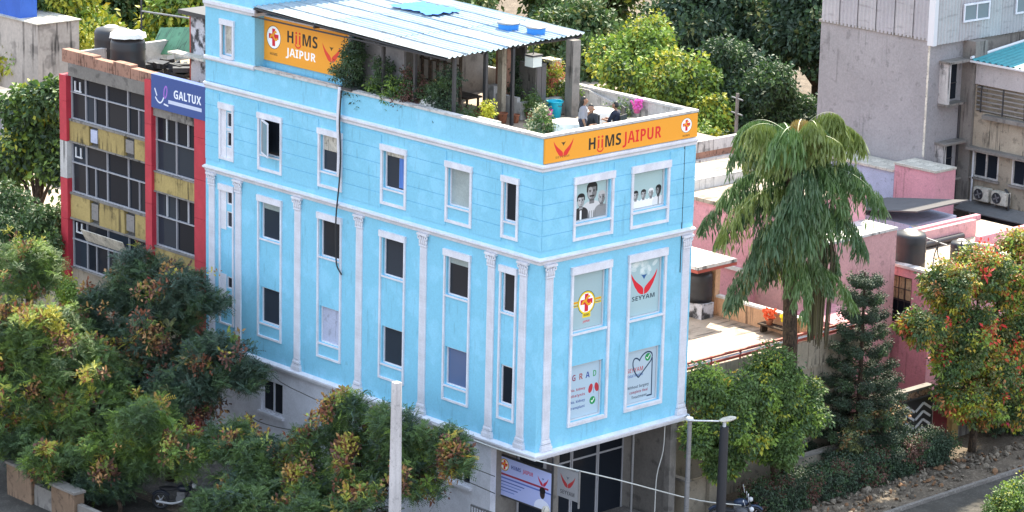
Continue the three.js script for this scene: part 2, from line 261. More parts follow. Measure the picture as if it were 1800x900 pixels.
    if (st === 'open') {   // casement swung out on its left hinge
      const sash = geo([bx(0, 0.06, 0, 1.22, -0.02, 0.02), bx(0.86, 0.92, 0, 1.22, -0.02, 0.02), bx(0.06, 0.86, 0, 0.06, -0.02, 0.02), bx(0.06, 0.86, 1.16, 1.22, -0.02, 0.02)]), pn = bx(0.06, 0.86, 0.06, 1.16, -0.005, 0.005);
      const mt = new THREE.Matrix4().makeTranslation(a + 0.03, c + 0.04, 0.02).multiply(new THREE.Matrix4().makeRotationY(-0.42));
      sash.applyMatrix4(mt); pn.applyMatrix4(mt); part('sash', sash, P.trim, w); part('sash_pane', pn, M([0.16, 0.2, 0.21], 0.15), w);
    }
    if (narrow && d - c > 1) part('transom', T(bx(a + t, b - t, (c + d) / 2 - 0.015, (c + d) / 2 + 0.015, deep - 0.01, deep + 0.02)), P.trim, w);
  }
  { // window of the stair tower
    const w = part('window', geo([bx(-16.34, -15.76, 14.82, 14.87, -0.16, -0.09), bx(-16.34, -15.76, 15.85, 15.9, -0.16, -0.09), bx(-16.34, -16.3, 14.87, 15.85, -0.16, -0.09), bx(-15.8, -15.76, 14.87, 15.85, -0.16, -0.09)]), P.trim, hosp);
    part('pane', bx(-16.3, -15.8, 14.87, 15.85, -0.15, -0.14), P.glass, w); part('blind', bx(-16.3, -16.02, 14.87, 15.85, -0.138, -0.13), P.lid, w);
  }
  // mouldings: ledge over the ground storey, middle cornice, band under the parapet
  const L3 = (o) => [[LX, 0, 0, 1], [0, 0, 1, 1], [0, -RZ, 1, 0], [0, -RZ - 0.001, 0, 0]];
  const mould = (name, prof) => part(name, [profileRun([[LX, -0.1, 0, 0], ...L3()], prof)], P.trim, hosp);
  mould('ledge', [[-0.1, 3.98], [0.1, 3.98], [0.12, 4.03], [0.12, 4.07], [0.2, 4.11], [0.2, 4.17], [0.06, 4.22], [-0.1, 4.22]]);
  mould('cornice', [[-0.1, 10.46], [0.03, 10.46], [0.05, 10.52], [0.05, 10.55], [0.12, 10.58], [0.17, 10.62], [0.17, 10.67], [0.04, 10.7], [-0.1, 10.7]]);
  mould('cornice', [[-0.1, 13.5], [0.05, 13.5], [0.06, 13.58], [0.1, 13.61], [0.12, 13.64], [0.12, 13.7], [0.035, 13.73], [-0.1, 13.73]]);
  // pilasters with capital and plinth
  const pil = (s, T) => {
    const fl = []; for (let i = 0; i < 5; i++) fl.push(cyl(s - 0.128 + i * 0.064, 4.62, 9.98, 0.03, 0.034, 0.03, 10)); fl.push(bx(s - 0.165, s + 0.165, 4.6, 10.0, -0.03, 0.03));
    const p = part('pilaster', T(geo(fl)), P.trim, hosp);
    part('plinth', T(geo([bx(s - 0.24, s + 0.24, 4.225, 4.36, -0.03, 0.11), bx(s - 0.215, s + 0.215, 4.36, 4.44, -0.03, 0.09), bx(s - 0.19, s + 0.19, 4.46, 4.54, -0.03, 0.08), bx(s - 0.18, s + 0.18, 4.54, 4.6, -0.03, 0.06)])), P.trim, p);
    const cp = [bx(s - 0.25, s + 0.25, 10.38, 10.455, -0.03, 0.13), bx(s - 0.185, s + 0.185, 10.0, 10.05, -0.03, 0.075)];
    for (const q of [-1, 1]) { const v = new THREE.TorusGeometry(0.055, 0.028, 6, 12); v.translate(s + q * 0.17, 10.3, 0.08); cp.push(v); }
    for (let i = 0; i < 4; i++) { const l = new THREE.SphereGeometry(0.06, 8, 6); l.scale(0.85, 1.7, 0.7); l.translate(s - 0.15 + i * 0.1, 10.14, 0.05); cp.push(l); }
    for (let i = 0; i < 3; i++) { const l = new THREE.SphereGeometry(0.055, 8, 6); l.scale(0.8, 1.6, 0.7); l.translate(s - 0.1 + i * 0.1, 10.25, 0.065); cp.push(l); }
    cp.push(bx(s - 0.17, s + 0.17, 10.04, 10.38, -0.03, 0.045)); part('capital', T(geo(cp)), P.trim, p);
  };
  for (const s of [-16.95, -15.42, -12.1, -8.8, -5.53, -2.23, -0.72]) pil(s, IDL);
  for (const s of [0.42, 6.74]) pil(s, IDR);
  // parapet (hollow, with coping), roof slab, stair tower
  part('parapet', [bx(-14.53, 0, 13.73, 14.58, -0.18, 0.004)], P.blue, hosp);
  part('parapet', [bx(-0.18, 0.002, 13.73, 14.58, -RZ, -0.18)], P.blue, hosp);
  part('parapet', [bx(-14.53, -0.18, 13.7, 14.58, -RZ, -RZ + 0.15)], P.dirtyw, hosp);
  part('coping', [bx(-14.53, 0.05, 14.58, 14.66, -0.22, 0.05)], P.white, hosp); part('coping', [bx(-0.22, 0.05, 14.58, 14.66, -RZ - 0.04, -0.22)], P.white, hosp); part('coping', [bx(-6.3, -0.22, 14.58, 14.66, -RZ - 0.04, -RZ + 0.2)], P.white, hosp);
  part('roof', [bx(LX + 0.2, -0.18, 13.6, 13.76, -RZ + 0.15, -0.18)], P.tile, hosp);
  part('tower_wall', holed(LX, -14.53, 13.73, 18.6, [[-16.34, -15.76, 14.82, 15.9]], 0.25), P.blue, hosp);
  part('tower_wall', [bx(LX, -14.53, 13.73, 18.6, -RZ, -0.25)], P.blue, hosp);
  part('tower_band', [profileRun([[LX, -0.1, 0, 0], [LX, 0, 0, 1], [-14.53, 0, 1, 1], [-14.53, -4, 1, 0]], [[-0.05, 16.42], [0.05, 16.42], [0.07, 16.5], [0.12, 16.55], [0.12, 16.66], [-0.05, 16.7]])], P.trim, hosp);
  part('tower_band', [profileRun([[LX, -0.1, 0, 0], [LX, 0, 0, 1], [-14.53, 0, 0.2, 1], [-14.53, -0.1, 0, 0]], [[-0.05, 14.52], [0.05, 14.52], [0.09, 14.58], [0.09, 14.66], [-0.05, 14.7]])], P.trim, hosp);
  part('tower_coping', [bx(LX - 0.08, -14.45, 18.6, 18.75, -RZ, 0.08)], P.white, hosp);
  // ground storey
  part('ground_wall', holed(LX, -2.2, 0, 3.98, [[-14.3, -13.06, 2.2, 3.4], [-11.0, -9.85, 2.2, 3.4], [-7.7, -6.5, 2.2, 3.4], [-4.15, -3.2, 2.2, 3.4]], 0.25, -0.12), P.wall, hosp);
  for (const [a, b] of [[-14.3, -13.06], [-11.0, -9.85], [-7.7, -6.5], [-4.15, -3.2]]) {
    const w = part('window', geo([bx(a, a + 0.05, 2.2, 3.4, -0.3, -0.2), bx(b - 0.05, b, 2.2, 3.4, -0.3, -0.2), bx(a + 0.05, b - 0.05, 2.2, 2.25, -0.3, -0.2), bx(a + 0.05, b - 0.05, 3.35, 3.4, -0.3, -0.2), bx((a + b) / 2 - 0.02, (a + b) / 2 + 0.02, 2.25, 3.35, -0.3, -0.22)]), P.trim, hosp);
    part('pane', bx(a + 0.05, b - 0.05, 2.25, 3.35, -0.29, -0.28), P.glass, w); part('sill', bx(a - 0.1, b + 0.1, 2.1, 2.19, -0.3, -0.02), P.trim, w);
  }
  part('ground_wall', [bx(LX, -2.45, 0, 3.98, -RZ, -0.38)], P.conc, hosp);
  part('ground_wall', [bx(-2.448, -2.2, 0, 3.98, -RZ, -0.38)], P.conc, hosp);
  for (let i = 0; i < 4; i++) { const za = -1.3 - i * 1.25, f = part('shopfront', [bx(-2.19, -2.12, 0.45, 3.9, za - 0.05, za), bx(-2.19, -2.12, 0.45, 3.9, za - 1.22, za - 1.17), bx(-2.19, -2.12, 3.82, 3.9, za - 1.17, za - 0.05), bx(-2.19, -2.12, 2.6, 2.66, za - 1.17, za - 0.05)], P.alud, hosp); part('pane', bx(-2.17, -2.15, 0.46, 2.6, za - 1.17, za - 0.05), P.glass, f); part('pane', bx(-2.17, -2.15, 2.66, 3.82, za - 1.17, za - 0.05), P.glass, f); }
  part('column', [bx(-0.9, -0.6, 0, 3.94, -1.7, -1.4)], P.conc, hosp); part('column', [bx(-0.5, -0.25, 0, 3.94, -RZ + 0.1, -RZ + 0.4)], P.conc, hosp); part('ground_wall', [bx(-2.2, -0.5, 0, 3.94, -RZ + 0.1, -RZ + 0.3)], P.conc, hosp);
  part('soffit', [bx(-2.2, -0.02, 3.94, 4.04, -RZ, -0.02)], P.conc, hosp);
  part('step', [bx(-2.2, -0.6, 0, 0.45, -6.4, -1.2)], P.pave, hosp); part('step', [bx(-0.6, -0.25, 0, 0.3, -6.2, -1.4)], P.pave, hosp); part('step', [bx(-0.25, 0.1, 0, 0.15, -6.2, -1.4)], P.pave, hosp);
  part('downpipe', tube([[-0.4, 0, -4.95], [-0.4, 2, -4.95], [-0.4, 3.95, -4.95]], 0.045), P.steel, hosp);
  part('downpipe', tube([[-9.78, 14.7, 0.1], [-9.78, 13.6, 0.17], [-9.8, 12.5, 0.1], [-9.8, 11.6, 0.12]], 0.075), P.trim, hosp);
  part('gutter_mouth', geo([bx(-9.85, -9.2, 14.63, 14.72, -0.4, 0.12)]), P.iron, hosp);
  part('seam', IDR(bx(RZ - 0.545, RZ - 0.535, 9.2, 13.5, -0.01, 0.03)), P.cable, hosp);
  part('roof_wall', [bx(-14.53, -9.95, 13.76, 16.45, -0.62, -0.5)], P.blue, hosp);
}
// cables on the building
solo('cable', 'black cable hanging down the blue facade from the end of the white downpipe', 'cable', tube([[-9.68, 14.6, 0.14], [-9.68, 13.5, 0.2], [-9.66, 12.4, 0.16], [-9.72, 11.4, 0.16], [-9.8, 10.2, 0.22], [-9.86, 9.0, 0.16], [-9.84, 8.45, 0.12], [-9.62, 8.2, 0.1]], 0.028), P.cable);

// ---------- signs ----------
const ORANGE = '#f3a32b';
{
  const s = thing('sign_board', 'orange HiiMS JAIPUR sign board under the metal canopy', 'sign', [-12.35, 14.85, -0.45]);
  part('board', bx(-14.75, -9.96, 14.87, 16.4, -0.5, -0.42), M([0.82, 0.36, 0.03], 0.5), s);
  print('print', 4.77, 1.5, faceZ(-12.355, 15.635, -0.417), (x, w, h) => { x.fillStyle = ORANGE; x.fillRect(0, 0, w, h); crossLogo(x, w * 0.155, h * 0.44, h * 0.26, '#fff', 0.95); fitText(x, 'HiiMS', w * 0.155, h * 0.83, w * 0.09, h * 0.06, 'bold', '#4a3510'); hiims(x, w * 0.48, h * 0.34, w * 0.36, h * 0.28, '#1d1a16', '#e0371f'); fitText(x, 'JAIPUR', w * 0.47, h * 0.7, w * 0.33, h * 0.2, 'bold', '#fff'); handsLogo(x, w * 0.81, h * 0.5, w * 0.2, '#e2402a', '#5a4310'); grainy(x, w, h, 0.05, 3); }, s, 200);
  part('frame', geo([bx(-14.77, -9.94, 16.4, 16.44, -0.5, -0.4), bx(-9.96, -9.92, 14.85, 16.4, -0.5, -0.4)]), P.trim, s);
  const q = thing('sign_board', 'long orange HiiMS JAIPUR sign along the parapet of the short facade', 'sign', [0.05, 13.74, -3.5]);
  part('board', bx(0.006, 0.06, 13.76, 14.56, -RZ + 0.02, -0.02), M([0.82, 0.36, 0.03], 0.5), q);
  print('print', 6.96, 0.78, faceX(0.064, 14.16, -3.51), (x, w, h) => { x.fillStyle = ORANGE; x.fillRect(0, 0, w, h); handsLogo(x, w * 0.115, h * 0.46, w * 0.125, '#e02c26', '#4a3818'); fitText(x, 'SEYYAM', w * 0.11, h * 0.82, w * 0.09, h * 0.09, 'bold', '#9a6a1a'); hiims(x, w * 0.38, h * 0.5, w * 0.22, h * 0.5, '#1d1a16', '#e0371f'); fitText(x, 'JAIPUR', w * 0.63, h * 0.5, w * 0.25, h * 0.52, 'bold', '#e0241f'); crossLogo(x, w * 0.925, h * 0.44, h * 0.3, '#fff', 1.05); fitText(x, 'HiiMS', w * 0.925, h * 0.88, w * 0.05, h * 0.08, 'bold', '#5a3a10'); grainy(x, w, h, 0.05, 4); }, q, 200);
  // posters on the window glass
  const px = -0.108, poster = (name, label, a, b, c, d, draw) => { const t = thing(name, label, 'poster', [px, c, -(a + b) / 2]); print('print', b - a - 0.02, d - c - 0.02, faceX(px + 0.001, (c + d) / 2, -(a + b) / 2), draw, t, 220, 0.75); };
  const bg = (x, w, h, top = '#a9c3c4', bot = '#b7cdcd') => { const g = x.createLinearGradient(0, 0, 0, h); g.addColorStop(0, top); g.addColorStop(1, bot); x.fillStyle = top; x.fillRect(0, 0, w, h); };
  const bust = (x, cx, by, s, coat, hair, skin = '#8a8a8a', mo) => { x.fillStyle = coat; x.beginPath(); x.moveTo(cx - s * 0.95, by); x.quadraticCurveTo(cx - s * 0.95, by - s * 0.85, cx - s * 0.3, by - s * 1.0); x.lineTo(cx + s * 0.3, by - s * 1.0); x.quadraticCurveTo(cx + s * 0.95, by - s * 0.85, cx + s * 0.95, by); x.fill(); x.fillStyle = skin; x.fillRect(cx - s * 0.2, by - s * 1.2, s * 0.4, s * 0.35); x.beginPath(); x.ellipse(cx, by - s * 1.55, s * 0.4, s * 0.52, 0, 0, 7); x.fill(); x.fillStyle = hair; x.beginPath(); x.ellipse(cx, by - s * 1.85, s * 0.44, s * 0.34, 0, Math.PI, 0); x.fill(); x.fillRect(cx - s * 0.44, by - s * 1.87, s * 0.1, s * 0.3); x.fillRect(cx + s * 0.34, by - s * 1.87, s * 0.1, s * 0.3); x.fillStyle = 'rgba(235,235,235,0.45)'; x.beginPath(); x.ellipse(cx - s * 0.13, by - s * 1.52, s * 0.2, s * 0.36, 0, 0, 7); x.fill(); x.fillStyle = 'rgba(20,20,20,0.55)'; x.fillRect(cx - s * 0.27, by - s * 1.68, s * 0.2, s * 0.06); x.fillRect(cx + s * 0.07, by - s * 1.68, s * 0.2, s * 0.06); x.beginPath(); x.ellipse(cx - s * 0.16, by - s * 1.58, s * 0.07, s * 0.04, 0, 0, 7); x.ellipse(cx + s * 0.16, by - s * 1.58, s * 0.07, s * 0.04, 0, 0, 7); x.fill(); x.fillStyle = 'rgba(30,30,30,0.35)'; x.fillRect(cx + s * 0.01, by - s * 1.55, s * 0.07, s * 0.18); x.fillRect(cx - s * 0.14, by - s * 1.28, s * 0.28, s * 0.05); x.fillRect(cx - s * 0.2, by - s * 1.12, s * 0.4, s * 0.1); x.fillStyle = '#1c1c1c'; if (mo) x.fillRect(cx - s * 0.2, by - s * 1.36, s * 0.4, s * 0.08); };
  poster('window_poster', 'grey photograph of three people on the upper window pane nearest the building corner', 1.56, 2.98, 11.66, 12.84, (x, w, h) => { bg(x, w, h); bust(x, w * 0.55, h, h * 0.47, '#cfcfcf', '#1a1a1a', '#777', true); bust(x, w * 0.2, h, h * 0.34, '#2a2a2a', '#111', '#999'); x.fillStyle = '#eee'; x.fillRect(w * 0.17, h * 0.74, w * 0.06, h * 0.26); bust(x, w * 0.87, h, h * 0.33, '#8c8c8c', '#bbb', '#7a7a7a'); for (let i = 0; i < 5; i++) { x.fillStyle = '#777'; x.fillRect(w * (0.42 + i * 0.06), h * 0.8, w * 0.02, h * 0.2); } grainy(x, w, h, 0.12, 5); });
  poster('window_poster', 'grey photograph of four people in white on the upper window pane away from the corner', 4.18, 5.6, 11.66, 12.84, (x, w, h) => { bg(x, w, h); [[0.12, '#1a1a1a'], [0.38, '#222'], [0.63, '#e8e8e8']].forEach(([q, hc], i) => bust(x, w * q, h, h * 0.235, '#f2f2f2', hc, '#888')); bust(x, w * 0.88, h, h * 0.26, '#e0e0e0', '#111', '#333'); x.fillStyle = '#555'; x.fillRect(w * 0.87, h * 0.72, w * 0.03, h * 0.28); grainy(x, w, h, 0.1, 6); });
  poster('window_poster', 'round yellow emblem with red cross on the middle window nearest the corner', 1.53, 2.95, 8.0, 9.85, (x, w, h) => { bg(x, w, h, '#a4bcc0'); x.fillStyle = '#e8c51a'; for (const [q, c2] of [[0.5, '#e23a2a'], [0.56, '#2a3a8a']]) { x.fillStyle = '#f0cf20'; x.fillRect(0, h * q - 6, w * 0.98, h * 0.045); x.fillStyle = c2; x.fillRect(w * 0.02, h * q, w * 0.2, 5); x.fillRect(w * 0.8, h * q, w * 0.16, 5); } crossLogo(x, w * 0.5, h * 0.54, w * 0.27, '#f4d21e'); x.fillStyle = '#f4d21e'; x.fillRect(w * 0.38, h * 0.72, w * 0.26, h * 0.09); fitText(x, 'HiiMS', w * 0.51, h * 0.765, w * 0.2, h * 0.045, 'bold', '#1d1a16'); fitText(x, 'JAIPUR', w * 0.51, h * 0.88, w * 0.22, h * 0.04, 'bold', '#d8222f'); grainy(x, w, h, 0.06, 7); });
  poster('window_poster', 'SEYYAM poster with red hands on the middle window away from the corner', 4.17, 5.61, 8.0, 9.85, (x, w, h) => { bg(x, w, h, '#a8c2c6'); const r = rng(8); for (let i = 0; i < 16; i++) { x.fillStyle = `rgba(235,242,240,${0.25 + 0.4 * r()})`; x.beginPath(); x.ellipse(w * (0.1 + 0.75 * r()), h * (0.03 + 0.2 * r()), w * 0.1, h * 0.04, r() * 3, 0, 7); x.fill(); } handsLogo(x, w * 0.5, h * 0.4, w * 0.86, '#dc2030', '#2c5a92'); fitText(x, 'SEYYAM', w * 0.5, h * 0.68, w * 0.78, h * 0.085, 'bold', '#33424e'); grainy(x, w, h, 0.06, 9); });
  poster('window_poster', 'poster headed GRAD with coloured letters on the lower window nearest the corner', 1.57, 2.93, 5.0, 6.79, (x, w, h) => { bg(x, w, h, '#b0c6d4'); [['G', '#8a3550'], ['R', '#a04a44'], ['A', '#223f8f'], ['D', '#4a9a6a']].forEach(([c, col], i) => fitText(x, c, w * (0.14 + i * 0.235), h * 0.22, w * 0.14, h * 0.12, 'bold', col)); [['No. kidney', '#a0394a'], ['dialysis', '#a0394a'], ['No. kidney', '#2c4488'], ['transplant', '#2c4488']].forEach(([s, c], i) => fitText(x, s, w * 0.29, h * (0.46 + i * 0.115), w * 0.5, h * 0.05, 'bold', c)); for (const q of [0.72, 0.93]) { x.fillStyle = '#b8303c'; x.beginPath(); x.ellipse(w * q, h * 0.5, w * 0.07, h * 0.09, q < 0.8 ? 0.3 : -0.3, 0, 7); x.fill(); } x.strokeStyle = '#2c4488'; x.lineWidth = 3; x.beginPath(); x.moveTo(w * 0.83, h * 0.48); x.lineTo(w * 0.83, h * 0.6); x.stroke(); x.fillStyle = '#1f8f4a'; x.beginPath(); x.arc(w * 0.8, h * 0.74, w * 0.1, 0, 7); x.fill(); x.strokeStyle = '#fff'; x.lineWidth = 7; x.beginPath(); x.moveTo(w * 0.75, h * 0.74); x.lineTo(w * 0.79, h * 0.77); x.lineTo(w * 0.86, h * 0.7); x.stroke(); grainy(x, w, h, 0.06, 10); });
  poster('window_poster', 'poster with a dark heart outline on the lower window away from the corner', 4.19, 5.61, 5.0, 6.79, (x, w, h) => { bg(x, w, h, '#b2c4d0'); fitText(x, 'SEYYAM', w * 0.3, h * 0.36, w * 0.56, h * 0.085, 'bold', '#b0585e'); fitText(x, 'Total Health', w * 0.3, h * 0.47, w * 0.54, h * 0.06, 'bold', '#3a5a9a'); ['Without Surgery', 'complete Heal', 'Treatment'].forEach((s, i) => fitText(x, s, w * (0.42 + i * 0.02), h * (0.7 + i * 0.1), w * (0.72 - i * 0.1), h * 0.055, 'bold', i === 1 ? '#8a3044' : '#33404e')); x.strokeStyle = '#1b3550'; x.lineWidth = w * 0.035; x.beginPath(); x.moveTo(w * 0.42, h * 0.53); x.bezierCurveTo(w * 0.1, h * 0.3, w * 0.2, h * 0.02, w * 0.44, h * 0.2); x.bezierCurveTo(w * 0.6, h * -0.02, w * 1.0, h * 0.06, w * 0.82, h * 0.26); x.lineTo(w * 0.42, h * 0.53); x.stroke(); x.beginPath(); x.moveTo(w * 0.87, h * 0.2); x.lineTo(w * 0.88, h * 0.93); x.lineTo(w * 0.72, h * 0.93); x.stroke(); x.fillStyle = '#1f8f4a'; x.beginPath(); x.arc(w * 0.72, h * 0.17, w * 0.095, 0, 7); x.fill(); x.strokeStyle = '#fff'; x.lineWidth = 6; x.beginPath(); x.moveTo(w * 0.67, h * 0.17); x.lineTo(w * 0.71, h * 0.2); x.lineTo(w * 0.78, h * 0.13); x.stroke(); grainy(x, w, h, 0.06, 12); });
  // banners under the overhang
  const b1 = thing('hanging_banner', 'pale blue HiiMS JAIPUR banner with a person in a coat, under the corner overhang', 'banner', [-1.15, 2.1, -0.6]);
  part('frame', geo([bx(-2.5, -2.45, 1.5, 3.9, -0.66, -0.6), bx(0.17, 0.22, 1.5, 3.98, -0.66, -0.6), bx(-2.45, 0.17, 3.44, 3.5, -0.66, -0.6), bx(-2.45, 0.17, 2.06, 2.11, -0.66, -0.6)]), P.iron, b1);
  print('banner_sheet', 2.62, 1.33, faceZ(-1.14, 2.775, -0.605), (x, w, h) => { x.fillStyle = '#b6c0f0'; x.fillRect(0, 0, w, h); x.fillStyle = '#5a70c0'; x.fillRect(0, h * 0.52, w, h * 0.04); x.fillStyle = '#a03048'; x.fillRect(0, h * 0.42, w * 0.95, h * 0.05); crossLogo(x, w * 0.15, h * 0.2, h * 0.15, '#f0c030'); fitText(x, 'HiiMS', w * 0.36, h * 0.2, w * 0.18, h * 0.1, 'bold', '#2a3580'); fitText(x, 'JAIPUR', w * 0.58, h * 0.2, w * 0.18, h * 0.1, 'bold', '#c83048'); handsLogo(x, w * 0.85, h * 0.28, w * 0.19, '#c02c44', '#3a5a9a'); for (let i = 0; i < 4; i++) { x.fillStyle = i % 2 ? '#6f86cc' : '#3f52a4'; x.fillRect(w * 0.06, h * (0.62 + i * 0.08), w * (0.46 - 0.06 * i), h * 0.025); } x.fillStyle = '#e8ecff'; x.beginPath(); x.moveTo(w * 0.7, h); x.quadraticCurveTo(w * 0.7, h * 0.78, w * 0.84, h * 0.74); x.quadraticCurveTo(w * 0.99, h * 0.78, w, h); x.fill(); x.fillStyle = '#3a2a2a'; x.beginPath(); x.ellipse(w * 0.845, h * 0.6, w * 0.045, h * 0.13, 0, 0, 7); x.fill(); x.fillStyle = '#1a1418'; x.beginPath(); x.ellipse(w * 0.845, h * 0.52, w * 0.052, h * 0.09, 0, 0, 7); x.fill(); grainy(x, w, h, 0.06, 13); }, b1, 200);
  const b2 = thing('hanging_banner', 'grey banner with dark red hands beside the pale blue banner', 'banner', [0.7, 2.8, -0.75]);
  part('frame', geo([bx(1.24, 1.28, 2.5, 3.78, -0.82, -0.76), bx(0.26, 1.24, 3.7, 3.74, -0.82, -0.76)]), P.steel, b2);
  print('banner_sheet', 0.96, 1.0, faceZ(0.75, 3.2, -0.77), (x, w, h) => { x.fillStyle = '#8d8d90'; x.fillRect(0, 0, w, h); handsLogo(x, w * 0.5, h * 0.4, w * 0.7, '#9c2c30', '#555a66'); fitText(x, 'SEYYAM', w * 0.5, h * 0.8, w * 0.7, h * 0.14, 'bold', '#3a3a40'); grainy(x, w, h, 0.1, 14); }, b2, 200);
}
// ---------- metal canopy on the roof ----------
{
  const c = thing('roof_canopy', 'pale corrugated metal canopy on steel posts over the roof terrace', 'canopy', [-9.4, 13.76, -3.3]);
  const X0 = -14.5, X1 = -4.45, yAt = (x) => lerp(16.74, 16.46, (x + 14.05) / 9.6), Z0 = 0.15, Z1 = -6.75;
  const tints = [[0.34, 0.47, 0.58], [0.41, 0.51, 0.59], [0.30, 0.44, 0.58], [0.43, 0.51, 0.57]].map((k) => M(k, 0.75, { map: rep(TMETAL, 2) }));
  const xs = [X0, -11.2, -7.8, X1];
  for (let s = 0; s < 7; s++) for (let j = 0; j < 3; j++) {   // corrugated sheets, ribs running along the slope
    const za = lerp(Z0, Z1, s / 7), zb = lerp(Z0, Z1, (s + 1) / 7), n = 28, pos = [], idx = [], lift = (j % 2) * 0.012 + (s % 2) * 0.006, e = (j === 2 ? rr(-0.06, 0.1) : 0.03), xa = xs[j] - (j ? 0.03 : 0), xb = xs[j + 1] + e;
    for (let i = 0; i <= n; i++) { const z = lerp(za + 0.01, zb - 0.01, i / n), f = (i % 7), h = f === 0 || f === 1 ? 0.055 : f === 2 || f === 6 ? 0.02 : 0.0; for (let k = 0; k <= 4; k++) { const x = lerp(xa, xb - (j === 2 ? 0.66 * (Z0 - z) / (Z0 - Z1) : 0), k / 4); pos.push(x, yAt(x) + h + lift + 0.012 * noise3(x * 0.8, z, s), z); } }
    for (let i = 0; i < n; i++) for (let k = 0; k < 4; k++) { const a = i * 5 + k; idx.push(a, a + 1, a + 5, a + 1, a + 6, a + 5); }
    const g = new THREE.BufferGeometry(); g.setAttribute('position', new THREE.Float32BufferAttribute(pos, 3)); g.setIndex(idx); g.computeVertexNormals();
    part('roof_sheet', g, tints[Math.floor(R() * 4)], c);
  }
  const fr = []; for (const z of [0.05, -1.7, -3.4, -5.1, -6.65]) { const xe = X1 - 0.03 - 0.66 * (Z0 - z) / (Z0 - Z1); fr.push(bar([X0, yAt(X0) - 0.05, z], [xe, yAt(xe) - 0.05, z], 0.045)); } for (const x of [-14.3, -11.2, -7.8, -5.25]) fr.push(bar([x, yAt(x) - 0.13, Z0 - 0.05], [x, yAt(x) - 0.13, Z1 + 0.05], 0.05));
  part('roof_frame', fr, P.iron, c);
  for (const [x, z] of [[-8.1, -0.35], [-6.5, -0.35], [-4.75, -0.5], [-4.75, -1.9], [-4.95, -3.3], [-6.4, -3.4], [-5.22, -6.5], [-8.0, -6.5]]) part('post', bx(x - 0.05, x + 0.05, 13.76, yAt(x) - 0.1, z - 0.05, z + 0.05), P.iron, c);
  part('pillar', bx(-5.05, -4.7, 13.76, 16.38, -6.2, -5.85), P.conc, c);
  part('gutter', bx(-14.5, -4.5, 16.42, 16.46, 0.1, 0.16), P.iron, c);
  // rooms under the canopy
  part('partition_wall', [bx(-9.95, -7.75, 13.76, 16.5, -1.05, -0.95)], P.grey, c);
  part('partition_wall', [bx(-14.5, -9.95, 13.76, 16.5, -6.7, -6.6), bx(-9.95, -9.85, 13.76, 16.5, -6.6, -0.95)], P.conc, c);
  part('brick_pier', [bx(-6.9, -6.35, 13.76, 16.3, -4.6, -4.35)], P.brick, c);
  part('partition_wall', [bx(-8.4, -7.0, 13.76, 16.3, -5.9, -5.8)], P.darkroom, c);
  part('pillar', bx(-6.0, -5.78, 13.76, 16.3, -3.8, -3.6), P.beige, c);
  const cb = part('cupboard', [bx(-6.1, -5.3, 13.76, 15.6, -5.2, -4.7)], P.darkroom, c); part('cupboard_door', [bx(-5.295, -5.27, 13.9, 15.5, -5.16, -4.96), bx(-5.295, -5.27, 13.9, 15.5, -4.94, -4.74)], M([0.11, 0.10, 0.10], 0.5), cb);
  const rv = thing('roof_vent', 'round blue vent on the metal canopy, left of the pair near its far edge', 'roof vent', [-6.9, 16.5, -4.9], 'blue vents on the canopy');
  part('drum', cyl(-6.9, 16.5, 16.78, -4.9, 0.33, 0.36, 24), M([0.04, 0.24, 0.65], 0.8), rv); part('cap', lathe([[0, 0.1], [0.2, 0.09], [0.38, 0.03], [0.4, -0.02], [0.36, -0.03]], -6.9, 16.79, -4.9, 24), P.steel, rv);
  copyOf(rv, [-5.85, 16.5, -5.2], 0.6, 'round blue vent on the metal canopy, the one nearer its outer corner', 0.9);
  const tp = []; { const n = 12, pos = [], idx = []; for (let i = 0; i <= n; i++) for (let k = 0; k <= n; k++) { const x = lerp(-11.9, -9.8, i / n) + 0.15 * noise3(k * 0.4, 3, 1), z = lerp(-3.9, -5.4, k / n) + 0.15 * noise3(i * 0.4, 8, 1); pos.push(x, yAt(x) + 0.14 + 0.03 * noise3(i * 0.5, k * 0.5, 5), z); } for (let i = 0; i < n; i++) for (let k = 0; k < n; k++) { const a = i * (n + 1) + k; idx.push(a, a + 1, a + n + 1, a + 1, a + n + 2, a + n + 1); } const g = new THREE.BufferGeometry(); g.setAttribute('position', new THREE.Float32BufferAttribute(pos, 3)); g.setIndex(idx); g.computeVertexNormals(); tp.push(g); }
  solo('tarpaulin', 'blue tarpaulin lying on the metal canopy at the top edge of the photo', 'tarpaulin', tp, M([0.05, 0.2, 0.62], 0.95));
}
